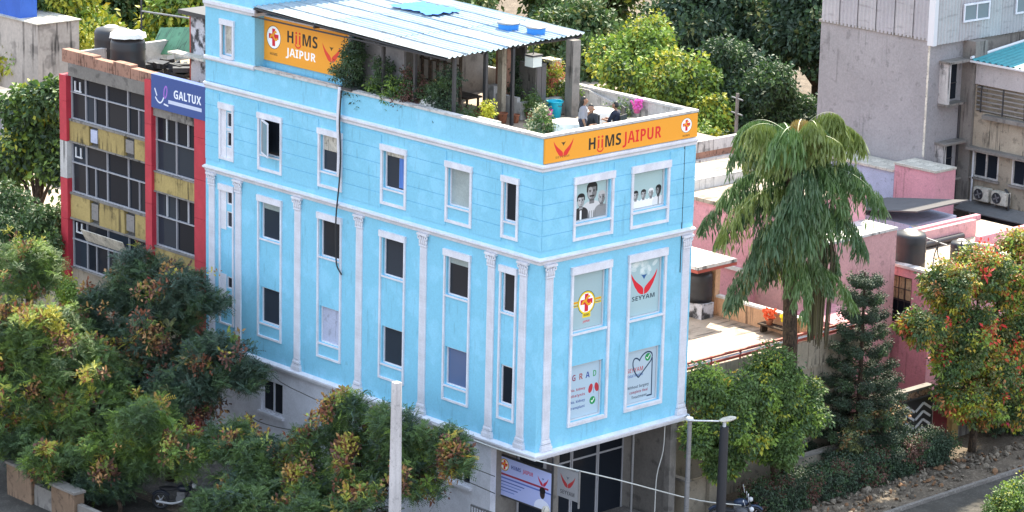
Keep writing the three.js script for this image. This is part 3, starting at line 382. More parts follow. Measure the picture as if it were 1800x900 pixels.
// ---------- furniture on the roof terrace ----------
const FY = 13.765;
function flatPot(x, z, r, h, m, name, label, group) { const t = thing(name, label, 'plant pot', [x, FY, z], group); part('pot', lathe([[0, 0], [r * 0.72, 0], [r * 0.95, h * 0.86], [r * 1.06, h * 0.87], [r * 1.06, h], [r * 0.9, h], [r * 0.86, h * 0.85], [0, h * 0.85]], x, FY, z, 18), m, t); return t; }
{
  const pw = thing('planter_wall', 'white masonry planter wall dividing the roof terrace', 'planter', [-5.6, FY, -5.2]);
  part('wall', [bx(-5.55, -5.35, FY, 14.35, -6.85, -4.1)], P.dirtyw, pw); part('wall', [bx(-6.9, -5.55, FY, 14.5, -4.25, -4.1)], P.dirtyw, pw); part('end_block', [bx(-6.95, -6.6, FY, 14.75, -4.5, -4.0)], P.dirtyw, pw); part('soil', [bx(-6.6, -5.55, FY, 14.2, -6.8, -4.25)], M([0.06, 0.04, 0.03], 1), pw);
  part('slope_wall', (() => { const s = new THREE.Shape(); s.moveTo(0, 0); s.lineTo(2.2, 0); s.lineTo(2.2, 0.5); s.lineTo(0.6, 0.82); s.lineTo(0, 0.82); s.closePath(); const g = new THREE.ExtrudeGeometry(s, { depth: 0.12, bevelEnabled: false }); g.translate(-5.4, FY, -6.84); return g; })(), P.dirtyw, pw);
  const bk = thing('bucket', 'bright turquoise plastic tub on the roof terrace', 'tub', [-5.0, FY, -5.35]);
  part('tub', lathe([[0, 0.02], [0.2, 0.0], [0.25, 0.52], [0.29, 0.54], [0.29, 0.58], [0.24, 0.57], [0.19, 0.04], [0, 0.04]], -5.0, FY, -5.35, 24), M([0.005, 0.42, 0.58], 0.4), bk);
  part('handle', tube([[-5.0, FY + 0.5, -5.62], [-4.7, FY + 0.42, -5.4], [-5.0, FY + 0.5, -5.08]], 0.012), P.iron, bk);
  const pb = thing('bucket', 'pink plastic bucket beside the turquoise tub', 'bucket', [-4.85, FY, -4.85]);
  part('tub', lathe([[0, 0.02], [0.13, 0], [0.18, 0.34], [0.2, 0.36], [0.17, 0.36], [0.12, 0.03], [0, 0.03]], -4.85, FY, -4.85, 20), M([0.78, 0.10, 0.42], 0.4), pb); part('handle', tube([[-4.85, FY + 0.34, -5.03], [-4.68, FY + 0.5, -4.85], [-4.85, FY + 0.34, -4.67]], 0.01), P.lid, pb);
  // cloth covered tables
  const table = (x, z, label) => { const t = thing('table', label, 'table', [x, FY, z], 'white covered tables on the roof'); part('tabletop', cyl(x, FY + 0.7, FY + 0.74, z, 0.5, 0.5, 28), P.lid, t); for (const a of [0.8, 2.4, 3.9, 5.5]) part('leg', bar([x + 0.38 * Math.cos(a), FY, z + 0.38 * Math.sin(a)], [x + 0.32 * Math.cos(a), FY + 0.7, z + 0.32 * Math.sin(a)], 0.02), P.steel, t);
    const n = 40, pos = [], idx = [], rows = [[0, 0.745], [0.25, 0.747], [0.5, 0.745], [0.53, 0.72], [0.56, 0.5], [0.6, 0.26]]; rows.forEach(([r, y], j) => { for (let i = 0; i < n; i++) { const a = i / n * Math.PI * 2, w = j > 3 ? 1 + 0.1 * Math.sin(a * 9) * (j - 3) / 2 : 1; pos.push(x + r * w * Math.cos(a), FY + y, z + r * w * Math.sin(a)); } }); for (let j = 0; j < rows.length - 1; j++) for (let i = 0; i < n; i++) { const a = j * n + i, b = j * n + (i + 1) % n; idx.push(a, b, a + n, b, b + n, a + n); }
    const g = new THREE.BufferGeometry(); g.setAttribute('position', new THREE.Float32BufferAttribute(pos, 3)); g.setIndex(idx); g.computeVertexNormals(); solo('tablecloth', label.replace('table', 'cloth on the table'), 'tablecloth', g, P.cloth, [x, FY, z], 'white cloths on the roof tables'); };
  table(-1.75, -2.75, 'round white table left of the standing woman on the roof'); table(-2.4, -4.9, 'round white table between the seated people on the roof');
  // chairs
  const chair = (x, z, a, label) => { const t = thing('chair', label, 'chair', [x, FY, z], 'black chairs at the roof tables'); const k = M([0.02, 0.02, 0.022], 0.5); const W = (g) => { g.translate(-x, 0, -z); g.rotateY(a); g.translate(x, 0, z); return g; };
    part('seat', W(bx(x - 0.22, x + 0.22, FY + 0.43, FY + 0.47, z - 0.22, z + 0.22)), k, t); part('backrest', W(bx(x - 0.22, x + 0.22, FY + 0.6, FY + 0.9, z - 0.24, z - 0.21)), k, t);
    for (const [i, j] of [[-1, -1], [1, -1], [-1, 1], [1, 1]]) part('leg', W(bar([x + 0.2 * i, FY, z + 0.22 * j], [x + 0.2 * i, FY + (j < 0 ? 0.9 : 0.44), z + 0.21 * j], 0.016)), k, t); };
  chair(-1.05, -4.35, -1.3, 'black chair under the seated man in navy on the roof'); chair(-1.35, -3.45, 0.5, 'black chair under the seated person behind the standing woman'); chair(-1.7, -5.6, 2.6, 'empty black chair near the back parapet of the roof');
  // orchid-coloured cushion/flower pot and laundry on the back parapet
  const ph = thing('hanging_flowers', 'magenta flower bunch in a hanging pot on the back parapet', 'flower pot', [-2.35, 14.2, -6.55]);
  part('pot', lathe([[0, 0], [0.09, 0], [0.13, 0.2], [0.15, 0.22], [0, 0.2]], -2.35, 14.2, -6.6, 16), M([0.6, 0.12, 0.3], 0.6), ph); part('hook', tube([[-2.35, 14.4, -6.6], [-2.35, 14.75, -6.65], [-2.35, 14.7, -6.86]], 0.012), P.iron, ph);
  { const g = []; for (let i = 0; i < 60; i++) { const s = new THREE.OctahedronGeometry(0.055); const a = rr(0, 6.28), q = rr(0, 0.2); s.translate(-2.35 + q * Math.cos(a), 14.45 + rr(-0.08, 0.22), -6.58 + q * Math.sin(a)); g.push(s); } const m = part('blossoms', g, M([0.70, 0.10, 0.42], 0.8), ph); m.userData.kind = 'stuff'; }
  const rp = [[-6.2, -2.9], [-5.8, -3.1], [-5.45, -3.35], [-6.5, -3.2], [-5.2, -3.7]];
  rp.forEach(([x, z], i) => flatPot(x, z, rr(0.13, 0.19), rr(0.26, 0.36), P.terra, 'plant_pot', `terracotta pot in front of the planter wall, number ${['one', 'two', 'three', 'four', 'five'][i]} from the canopy post`.replace(/number \w+ from/, ['nearest', 'second from', 'third from', 'fourth from', 'farthest from'][i]), 'terracotta pots on the roof'));
  solo('low_wall', 'low white block wall just behind the long parapet of the roof', 'low wall', [bx(-5.5, -3.9, FY, 14.5, -0.75, -0.6)], P.dirtyw); solo('stone_slab', 'white slab leaning behind the parapet below the yellow plant', 'slab', [bx(-3.6, -2.6, FY, 14.62, -0.62, -0.5)], P.lid);
  const sn = thing('timber_screen', 'dark timber screen with open lattice under the canopy behind the plants', 'screen', [-6.9, FY, -1.75]);
  for (let i = 0; i < 6; i++) part('upright', bx(-7.75 + i * 0.38, -7.69 + i * 0.38, FY, 16.2, -1.8, -1.7), P.bark, sn); for (const y of [14.4, 15.1, 15.8, 16.14]) part('crosspiece', bx(-7.75, -5.79, y, y + 0.06, -1.69, -1.65), P.bark, sn);
  const db = thing('work_table', 'dark wooden table in the shade under the canopy', 'table', [-7.0, FY, -2.9]); part('tabletop', bx(-7.7, -6.3, 14.5, 14.56, -3.2, -2.5), P.bark, db); for (const [x, z] of [[-7.6, -3.1], [-6.4, -3.1], [-7.6, -2.6], [-6.4, -2.6]]) part('leg', bx(x - 0.03, x + 0.03, FY, 14.5, z - 0.03, z + 0.03), P.bark, db);
  const lamp = thing('lantern', 'pale square lantern hanging under the canopy edge', 'lantern', [-4.6, 15.7, -3.9]);
  part('shade', geo([bx(-4.8, -4.4, 15.75, 16.1, -4.1, -3.7)]), M([0.62, 0.66, 0.62], 0.4), lamp); part('frame', geo([bx(-4.83, -4.37, 16.1, 16.16, -4.13, -3.67), bar([-4.6, 16.16, -3.9], [-4.6, 16.4, -3.9], 0.015)]), P.iron, lamp);
  const ac = thing('cooler', 'white cooler box with dark vents at the back of the roof terrace', 'air cooler', [-6.2, FY, -6.3]);
  part('case', [bx(-6.55, -5.95, 14.5, 15.5, -6.55, -6.1)], P.lid, ac); part('vent', [bx(-6.45, -6.05, 14.9, 15.4, -6.095, -6.08)], P.dark, ac); part('stand', [bar([-6.5, FY, -6.5], [-6.5, 14.5, -6.5], 0.02), bar([-6, FY, -6.15], [-6, 14.5, -6.15], 0.02), bar([-6, FY, -6.5], [-6, 14.5, -6.5], 0.02), bar([-6.5, FY, -6.15], [-6.5, 14.5, -6.15], 0.02)], P.iron, ac);
  const sk = thing('cloth_sack', 'pale cloth bundle on the roof behind the long parapet', 'bundle', [-6.0, FY, -0.6]); part('sack', (() => { const g = new THREE.SphereGeometry(0.35, 20, 14); const p = g.attributes.position; for (let i = 0; i < p.count; i++) { const x = p.getX(i), y = p.getY(i), z = p.getZ(i), k = 1 + 0.25 * noise3(x * 4, y * 4, z * 4); p.setXYZ(i, x * 1.3 * k, Math.max(y * k, -0.18), z * 0.8 * k); } g.computeVertexNormals(); g.translate(-6.0, FY + 0.75, -0.6); return g; })(), P.cloth, sk); part('stand', [bx(-6.4, -5.6, FY, FY + 0.58, -0.8, -0.4)], P.darkroom, sk);
}
// ---------- red and yellow building ----------
{
  const b = thing('shop_building', 'worn building with red columns, yellow panels and dark strip windows', 'building', [-22.2, 0, -5]);
  const X0 = -26.7, X1 = -17.36, zf = -0.34;
  part('wall', [bx(X0, X1, 0, 12.4, -11, zf - 0.3)], P.beige, b);
  part('wall', [bx(X0, X1, 0, 5.0, zf - 0.3, zf - 0.05)], P.beige, b);
  const bayL = [-26.25, -21.28], bayR = [-20.88, -18.3];
  const bands = { L: [[10.84, 12.5], [7.98, 9.93], [5.05, 6.92]], R: [[9.78, 11.84], [6.95, 8.98]] };
  for (const [y0, y1] of [[12.5, 12.98], [9.93, 9.99], [10.76, 10.84], [6.92, 7.0], [7.9, 7.98], [5.0, 5.05]]) part('lintel', bx(bayL[0], bayL[1], y0 + 0.002, y1 - 0.002, zf - 0.3, zf + 0.03), P.conc, b);
  for (const [y0, y1] of [[11.84, 12.16], [9.72, 9.78], [8.98, 9.04], [6.88, 6.95]]) part('lintel', bx(bayR[0], bayR[1], y0 + 0.002, y1 - 0.002, zf - 0.3, zf + 0.03), P.conc, b);
  // yellow panels, piece by piece, with the square vent boxes
  for (const [y0, y1] of [[9.99, 10.76], [7.0, 7.9]]) { const xs = [-26.25, -24.98, -24.4, -22.75, -22.1, -21.28]; for (let i = 0; i < 5; i++) { if (i === 1 || i === 3) { part('vent_recess', bx(xs[i], xs[i + 1], y0, y1, zf - 0.3, zf - 0.16), P.darkroom, b); part('vent_panel', bx(xs[i] + 0.08, xs[i + 1] - 0.08, y0 + 0.15, y1 - 0.12, zf - 0.15, zf - 0.02), i === 1 && y0 > 9 ? P.lilac : P.steel, b); } else part('yellow_panel', bx(xs[i] + 0.01, xs[i + 1] - 0.01, y0, y1, zf - 0.2, zf), P.yellow, b); } }
  { const xs = [-20.88, -19.6, -18.3]; for (let i = 0; i < 2; i++) part('yellow_panel', bx(xs[i] + 0.006, xs[i + 1] - 0.006, 9.04, 9.72, zf - 0.2, zf), P.yellow, b); for (let i = 0; i < 2; i++) part('yellow_panel', bx(xs[i] + 0.006, xs[i + 1] - 0.006, 6.0, 6.88, zf - 0.2, zf), P.yellow, b); }
  const strip = (a, c, y0, y1, cols, split, low) => {   // strip window: frame and every pane
    const t = 0.038, yt = lerp(y0, y1, split), bars = [bx(a, c, y0, y0 + t, zf - 0.2, zf - 0.08), bx(a, c, y1 - t, y1, zf - 0.2, zf - 0.08), bx(a, c, yt - t / 2, yt + t / 2, zf - 0.2, zf - 0.07)];
    const w = part('window', geo([...bars, ...cols.map((x) => bx(x - t / 2, x + t / 2, y0 + t, y1 - t, zf - 0.19, zf - 0.085)), ...low.map((x) => bx(x - 0.014, x + 0.014, y0 + t, yt - t / 2, zf - 0.185, zf - 0.09))]), P.alud, b);
    const pane = (x0, x1, ya, yb) => part('pane', bx(x0, x1, ya, yb, zf - 0.17, zf - 0.155), [P.glass, P.glass, P.glass, P.glass2, P.glass3][Math.floor(R() * 5)], w);
    const xs = [a, ...cols.filter((x) => x > a + 0.1 && x < c - 0.1), c]; for (let i = 0; i < xs.length - 1; i++) { pane(xs[i] + 0.02, xs[i + 1] - 0.02, yt, y1 - t); const cut = [xs[i], ...low.filter((x) => x > xs[i] && x < xs[i + 1]), xs[i + 1]]; for (let k = 0; k < cut.length - 1; k++) pane(cut[k] + 0.02, cut[k + 1] - 0.02, y0 + t, yt); }
    part('window_backing', bx(a, c, y0, y1, zf - 0.3, zf - 0.22), P.beige, b);
  };
  const colsL = [-26.22, -25.31, -23.96, -22.62, -21.31];
  strip(-26.25, -21.28, 10.84, 12.5, colsL, 0.62, [-24.72, -21.95]); strip(-26.25, -21.28, 7.98, 9.93, colsL, 0.6, [-24.72, -21.95]); strip(-26.25, -21.28, 5.05, 6.92, colsL, 0.58, [-24.72, -23.3]);
  for (const y of [11.9, 9.35, 6.4]) part('window_fan', [bx(-26.0, -25.55, y + 0.02, y + 0.07, zf - 0.1, zf - 0.06), bx(-25.98, -25.92, y + 0.07, y + 0.42, zf - 0.1, zf - 0.06), bx(-25.66, -25.6, y + 0.07, y + 0.42, zf - 0.1, zf - 0.06)], P.alu, b);
  const cr = [-20.86, -20.24, -19.65, -18.95, -18.32]; for (const [y0, y1] of bands.R) strip(-20.88, -18.3, y0, y1, [-20.86, -19.65, -18.32], 0.56, []), part('mullion', [bx(-20.26, -20.22, lerp(y0, y1, 0.58), y1 - 0.05, zf - 0.15, zf - 0.09), bx(-18.97, -18.93, lerp(y0, y1, 0.58), y1 - 0.05, zf - 0.15, zf - 0.09)], P.alu, b);
  part('window_blind', (() => { const g = new THREE.BoxGeometry(2.7, 0.55, 0.03); g.rotateX(0.5); g.translate(-23.9, 6.5, zf + 0.12); return g; })(), P.lid, b);
  // red columns in lengths, joints between them
  const colR = (xa, xb, yt) => { const cuts = [0, 5.0, 6.9, 8.5, 9.95, 11.5, yt]; for (let i = 0; i < cuts.length - 1; i++) part('red_column', bx(xa, xb, cuts[i] + 0.012, cuts[i + 1], zf - 0.3, zf + 0.12), (xa < -26 && i === 3) ? P.dirtyw : P.red, b); };
  colR(-26.72, -26.27, 12.5); colR(-21.28, -20.88, 13.15); colR(-18.3, -17.45, 12.2);
  // roof parapet of brick-coloured slabs, roof
  const sl = [-26.7, -25.5, -24.6, -23.4, -22.3, -20.88]; for (let i = 0; i < 5; i++) part('parapet_slab', bx(sl[i] + 0.02, sl[i + 1] - 0.02, 12.98, 13.42 + rr(-0.05, 0.06), zf - 0.35, zf + 0.0), P.brick, b);
  part('roof', [bx(X0, X1, 12.4, 12.52, -11, zf - 0.36)], P.roofc, b); part('roof', [bx(-20.86, X1, 12.52, 12.56, -11, zf - 0.3)], P.tile, b);
  part('parapet', [bx(X1 - 0.9, X1 - 0.02, 12.54, 13.65, -2.4, -2.2), bx(X0, X0 + 0.2, 12.52, 13.3, -11, zf - 0.36)], P.dirtyw, b); part('coping', bx(X1 - 1.2, X1 - 0.02, 13.65, 13.74, -2.5, -1.5), P.white, b);
  const g = thing('shop_sign', 'blue GALTUX shop sign beside the blue building', 'sign', [-19.3, 12.1, -0.2]);
  part('board', bx(-20.84, -17.4, 12.18, 13.42, zf - 0.2, zf + 0.14), M([0.035, 0.085, 0.28], 0.5), g);
  print('print', 3.42, 1.22, faceZ(-19.12, 12.8, zf + 0.143), (x, w, h) => { x.fillStyle = '#35508f'; x.fillRect(0, 0, w, h); x.strokeStyle = '#dfe4f2'; x.lineWidth = h * 0.05; x.beginPath(); x.moveTo(w * 0.07, h * 0.66); x.quadraticCurveTo(w * 0.16, h * 0.98, w * 0.22, h * 0.62); x.moveTo(w * 0.06, h * 0.4); x.lineTo(w * 0.1, h * 0.62); x.moveTo(w * 0.22, h * 0.82); x.lineTo(w * 0.3, h * 0.85); x.stroke(); x.strokeStyle = '#a06ac8'; x.beginPath(); x.ellipse(w * 0.25, h * 0.45, w * 0.025, h * 0.18, 0.2, 0, 7); x.stroke(); fitText(x, 'GALTUX', w * 0.63, h * 0.44, w * 0.48, h * 0.26, 'bold', '#eef2fb'); x.fillStyle = '#c8d0e6'; x.fillRect(w * 0.3, h * 0.66, w * 0.58, h * 0.11); grainy(x, w, h, 0.1, 21); }, g, 200);
  // roof clutter
  const tankGeo = (x, y, z, r, h) => [lathe([[0, 0], [r, 0], [r, h * 0.16], [r * 1.03, h * 0.19], [r, h * 0.22], [r, h * 0.42], [r * 1.03, h * 0.45], [r, h * 0.48], [r, h * 0.66], [r * 1.03, h * 0.69], [r, h * 0.72], [r, h * 0.86], [r * 0.9, h * 0.95], [r * 0.45, h], [0, h]], x, y, z, 28)];
  globalThis.makeTank = (x, y, z, r, h, label, group) => { const t = thing('water_tank', label, 'water tank', [x, y, z], group); part('drum', tankGeo(x, y, z, r, h), P.tank, t); part('lid', lathe([[0, 0.09], [r * 0.3, 0.08], [r * 0.44, 0.03], [r * 0.46, 0], [0, 0]], x, y + h * 0.985, z, 20), P.lid, t); return t; };
  makeTank(-24.6, 12.52, -1.9, 0.66, 1.55, 'black water tank on the roof of the red and yellow building, nearer its middle', 'black tanks on the red building');
  makeTank(-26.9, 12.52, -2.8, 0.66, 1.5, 'black water tank at the outer end of the roof of the red and yellow building', 'black tanks on the red building');
  solo('tank_cover', 'white sheet folded over the top of the black roof tank', 'sheet', [(() => { const q = new THREE.CylinderGeometry(0.66, 0.7, 0.16, 24, 1); const p = q.attributes.position; for (let i = 0; i < p.count; i++) { const k = 0.06 * noise3(p.getX(i) * 3, p.getZ(i) * 3, 2); p.setY(i, p.getY(i) + k); } q.computeVertexNormals(); q.translate(-24.6, 14.12, -1.9); return q; })()], P.cloth);
  solo('brick_pier', 'brown brick pier between the two black roof tanks', 'pier', [bx(-25.9, -25.3, 12.52, 13.9, -2.6, -2.2)], P.brick);
  const sh = thing('roof_shed', 'mould-stained white shed with flat dark roof on the red building', 'shed', [-21.3, 12.5, -3.6]);
  part('wall', [bx(-22.4, -19.9, 12.52, 15.1, -5.4, -3.2)], P.mould, sh); part('wall', [bx(-22.62, -22.4, 12.52, 15.0, -3.6, -3.3)], P.redbrown, sh); part('roof', [bx(-22.8, -19.6, 15.1, 15.26, -5.6, -2.9)], P.iron, sh); part('door', [bx(-21.0, -20.2, 12.56, 14.0, -3.195, -3.15)], P.darkroom, sh);
  part('ledge', [bx(-23.2, -21.0, 13.55, 13.63, -3.19, -2.7)], P.lid, sh);
  solo('roof_sheet', 'green metal sheet leaning on the roof behind the water tank', 'sheet', [(() => { const q = new THREE.BoxGeometry(3.6, 0.03, 1.2, 24, 1, 1); const p = q.attributes.position; for (let i = 0; i < p.count; i++) p.setY(i, p.getY(i) + (Math.round((p.getX(i) + 1.8) / 0.15) % 2) * 0.03); q.rotateX(0.95); q.rotateZ(0.15); q.translate(-25.6, 13.4, -5.2); q.computeVertexNormals(); return q; })()], M([0.12, 0.34, 0.20], 0.6, { map: rep(TSTAIN, 2) }));
  const jn = []; for (let i = 0; i < 26; i++) { const q = new THREE.BoxGeometry(rr(0.2, 1.0), rr(0.05, 0.25), rr(0.1, 0.4)); q.rotateY(rr(0, 3)); q.rotateX(rr(-0.3, 0.3)); q.translate(rr(-25.2, -22.9), 12.64 + rr(0, 0.25), rr(-4.4, -3.0)); jn.push(q); }
  tag(solo('scrap_heap', 'dark heap of scrap metal and pipes on the roof by the shed', 'scrap heap', jn, P.iron), 'dark heap of scrap metal and pipes on the roof by the shed', 'scrap heap', null, 'stuff');
  const rf = thing('pipe_rack', 'thin metal pipe frame standing on the roof behind the tank', 'pipe frame', [-25, 12.5, -4]); part('post', bar([-26.6, 12.5, -4], [-26.6, 15.0, -4], 0.04), P.iron, rf); part('post', bar([-22.9, 12.5, -4], [-22.9, 15.2, -4], 0.04), P.iron, rf); part('rail', bar([-26.6, 14.55, -4], [-22.5, 14.75, -4], 0.035), P.steel, rf);
}
// ---------- pink houses, terrace and block on the right ----------
{
  const t = thing('terrace_house', 'low house with sunlit peach roof terrace and red-brown rails', 'house', [-5, 0, -11.5]);
  part('wall', [bx(-9.5, -1.75, 0, 4.8, -15.2, -8.2)], P.beige, t); part('terrace_floor', [bx(-9.5, -1.55, 4.8, 4.92, -15.05, -8.2)], P.tile, t);
  for (let z = -8.2, i = 0; z > -17.5; z -= 0.62, i++) part('rail_panel', bx(-1.56, -1.5, 3.9, 4.96, z - 0.6, z), P.beige, t);
  part('rail', [bx(-1.6, -1.5, 5.03, 5.1, -17.6, -8.2)], P.redbrown, t); part('rail', [bx(-1.6, -1.5, 5.24, 5.31, -17.6, -8.2)], P.redbrown, t); part('rail', [bx(-1.58, -1.52, 5.13, 5.19, -17.6, -8.2)], P.trim, t); for (let z = -8.4; z > -17.6; z -= 1.5) part('rail_post', bx(-1.58, -1.52, 4.92, 5.32, z - 0.03, z + 0.03), P.redbrown, t);
  part('front_wall', [bx(-1.75, -1.58, 0, 3.9, -17.6, -8.2)], P.beige, t);
  part('parapet', [bx(-6.2, -1.62, 4.92, 5.62, -15.2, -15.05)], P.peach, t); part('coping', [bx(-6.25, -1.6, 5.62, 5.7, -15.25, -15.0)], P.white, t); part('corner_post', [bx(-6.35, -6.1, 4.92, 7.05, -15.2, -14.95)], P.peach, t);
  part('canopy_slab', [bx(-8.4, -5.3, 7.1, 7.22, -15.2, -13.1)], P.white, t); part('slab_edge', [bx(-8.4, -5.28, 6.98, 7.09, -13.2, -13.08), bx(-5.42, -5.3, 6.98, 7.09, -15.2, -13.2)], P.redbrown, t); part('corner_post', [bx(-7.9, -7.65, 4.92, 6.98, -14.0, -13.75)], P.beige, t);
  part('tank_stand', [bx(-6.75, -5.95, 4.92, 5.5, -14.75, -14.1), bx(-7.6, -6.75, 4.92, 5.2, -14.9, -14.0)], P.mould, t);
  makeTank(-6.5, 5.5, -14.5, 0.5, 1.15, 'black water tank under the small red-edged slab on the peach terrace');
  solo('plank_bench', 'low plank bench with potted flowers on the peach terrace', 'bench', [bx(-3.6, -2.2, 5.2, 5.26, -14.95, -14.55), bx(-3.5, -3.4, 4.92, 5.2, -14.9, -14.6), bx(-2.4, -2.3, 4.92, 5.2, -14.9, -14.6)], P.bark);
  for (const [x, c, l] of [[-3.15, [0.75, 0.12, 0.04], 'pot of orange-red flowers on the plank bench'], [-2.3, [0.8, 0.66, 0.02], 'pot of yellow flowers at the end of the plank bench']]) { const q = thing('flower_pot', l, 'flower pot', [x, 5.26, -14.7]); part('pot', lathe([[0, 0], [0.1, 0], [0.14, 0.2], [0.15, 0.22], [0, 0.2]], x, 5.26, -14.7, 14), P.terra, q); const g = []; for (let i = 0; i < 70; i++) { const s = new THREE.OctahedronGeometry(0.06); const a = rr(0, 6.28), u = rr(0, 0.27); s.translate(x + u * Math.cos(a), 5.55 + rr(-0.05, 0.3), -14.7 + u * Math.sin(a)); g.push(s); } part('blossoms', g, M(c, 0.8), q).userData.kind = 'stuff'; }
  const p = thing('pink_house', 'two-storey pink house behind the peach terrace', 'house', [-9, 0, -20]);
  part('wall', [bx(-13, -6.2, 0, 8.45, -23.5, -17)], P.pink, p); part('roof_slab', [bx(-13.1, -6.1, 8.46, 8.6, -23.6, -16.9)], P.roofc, p); part('wall', [bx(-6.2, -4.6, 0, 7.2, -23.5, -17.3)], P.pinkl, p); part('coping', [bx(-6.2, -4.55, 7.2, 7.3, -23.5, -17.25)], P.white, p); part('wall', [bx(-4.6, -2.0, 0, 4.9, -19.8, -17.6)], P.pink, p);
  part('string_course', [bx(-13.05, -6.15, 6.15, 6.3, -16.99, -16.9)], P.white, p); part('parapet', [bx(-13.1, -10.0, 8.6, 9.0, -17.1, -16.95), bx(-10.0, -9.85, 8.6, 9.0, -21, -16.95)], P.white, p);
  const k = thing('pink_block', 'pink flat-roofed house with barred window and black roof tanks', 'house', [-5, 0, -27]);
  part('wall', holed(-8.5, -3.2, 0, 5.62, [[-5.5, -4.12, 3.35, 5.25]], 0.25, -24), P.pink, k); part('wall', [bx(-3.45, -3.2, 0, 5.62, -33.5, -24.25)], P.pink, k); part('wall', [bx(-8.5, -8.25, 0, 5.62, -33.5, -24.25)], P.pink, k); part('wall', [bx(-8.25, -3.45, 0, 5.3, -33.5, -24.8)], P.darkroom, k);
  part('roof', [bx(-8.25, -3.45, 5.3, 5.42, -33.5, -24.25)], P.tile, k); part('coping', [bx(-8.55, -3.1, 5.62, 5.72, -24.3, -23.9), bx(-3.5, -3.1, 5.62, 5.72, -33.5, -24.3)], P.white, k);
  const w = part('window', [bx(-5.5, -5.44, 3.35, 5.25, -24.2, -24.1), bx(-4.18, -4.12, 3.35, 5.25, -24.2, -24.1), bx(-5.44, -4.18, 3.35, 3.41, -24.2, -24.1), bx(-5.44, -4.18, 5.19, 5.25, -24.2, -24.1)], P.iron, k);
  for (let i = 0; i < 3; i++) { const a = -5.44 + i * 0.42; part('pane', bx(a + 0.015, a + 0.405, 4.3, 5.19, -24.17, -24.155), M([0.66, 0.55, 0.36], 0.4, { map: rep(TSTAIN, 1) }), w); part('pane', bx(a + 0.015, a + 0.405, 3.41, 4.26, -24.17, -24.155), P.glass, w); }
  for (let i = 0; i < 5; i++) part('bar', bx(-5.44 + i * 0.315 - 0.012, -5.44 + i * 0.315 + 0.012, 3.4, 5.2, -24.09, -24.06), P.iron, w); for (const y of [3.8, 4.28, 4.75]) part('bar', bx(-5.5, -4.12, y - 0.015, y + 0.015, -24.06, -24.04), P.iron, w);
  part('window', [bx(-3.19, -3.15, 3.4, 5.0, -26.4, -24.9)], P.glass, k); part('parapet', [bx(-6.75, -6.55, 5.42, 6.1, -31, -27)], P.pinkl, k); part('parapet', [bx(-5.2, -5.0, 5.42, 5.95, -33, -29.2)], P.pink, k);
  part('roof_pipe', [bar([-6.45, 5.6, -27.2], [-6.45, 5.6, -30], 0.14, 12)], P.iron, k); part('drain_pipe', [bar([-5.4, 5.8, -28.4], [-4.2, 5.55, -30], 0.07, 10)], P.lid, k);
  makeTank(-5.0, 5.42, -24.85, 0.62, 1.45, 'large black water tank with pale lid on the front edge of the pink roof', 'black tanks on the pink roof');
  makeTank(-4.25, 5.42, -27.1, 0.42, 0.85, 'smaller black water tank among pipes on the pink roof', 'black tanks on the pink roof');
  const st = thing('pipe_stand', 'leaning pipe bracket between the two tanks on the pink roof', 'pipe stand', [-4.2, 5.42, -25.6]); part('leg', tube([[-4.2, 5.42, -25.3], [-4.35, 6.0, -25.6], [-4.2, 6.5, -25.7]], 0.025), P.iron, st); part('leg', tube([[-4.2, 5.42, -25.9], [-4.3, 6.0, -25.7], [-4.2, 6.5, -25.6]], 0.025), P.iron, st); part('pipe', bar([-4.75, 6.6, -25.3], [-3.95, 6.35, -25.8], 0.03), P.steel, st); part('pipe', bar([-4.5, 5.45, -27.4], [-4.0, 6.4, -26.8], 0.035), P.lid, st);
  // boundary: pebble wall, gate, pillars, compound wall, hedge
  const pw = thing('pebble_wall', 'boundary wall faced with brown pebbles beside the gate', 'wall', [-1.5, 0, -20]);
  part('wall', [bx(-0.95, -0.75, 0, 2.25, -21.3, -17.6)], P.darkroom, pw); part('coping', [bx(-1.0, -0.68, 2.25, 2.34, -21.3, -17.6)], P.conc, pw);
  { const s = new THREE.SphereGeometry(0.075, 7, 5); const n = 1500, im = new THREE.InstancedMesh(s, M([0.30, 0.19, 0.13], 0.8), n); const m4 = new THREE.Matrix4(), q = new THREE.Quaternion(), e = new THREE.Euler(); for (let i = 0; i < n; i++) { e.set(rr(0, 3), rr(0, 3), rr(0, 3)); q.setFromEuler(e); m4.compose(new THREE.Vector3(-0.75 + 1.5, rr(0.05, 2.22), rr(-21.25, -17.65) + 20), q, new THREE.Vector3(rr(0.6, 1.2), rr(0.6, 1.2), rr(0.4, 0.8))); im.setMatrixAt(i, m4); im.setColorAt(i, lin(1, 1, 1).multiplyScalar(rr(0.5, 1.5))); } im.name = 'pebbles'; im.userData.kind = 'stuff'; pw.add(im); }
  const gt = thing('metal_gate', 'dark gate patterned with white chevron bands', 'gate', [-0.6, 0, -20.3]);
  part('panel', [bx(-0.64, -0.6, 0.15, 1.95, -21.15, -19.2)], P.dark, gt); part('frame', [bx(-0.66, -0.57, 0.1, 0.16, -21.2, -19.15), bx(-0.66, -0.57, 0.16, 1.9, -21.2, -21.14), bx(-0.66, -0.57, 0.16, 1.9, -19.21, -19.15), bx(-0.66, -0.57, 1.95, 2.0, -21.2, -19.15)], P.iron, gt);
  for (const [za, zb] of [[-19.25, -20.15], [-20.2, -21.1]]) for (let i = 0; i < 5; i++) { const zc = (za + zb) / 2, y = 0.35 + i * 0.32; for (const q of [za, zb]) { const d = q === za ? 1 : -1; const g = new THREE.BoxGeometry(0.03, 0.09, 0.5); g.rotateX(d * 0.55); g.translate(-0.58, y, (q + zc) / 2 - 0); part('chevron', g, P.trim, gt); } }
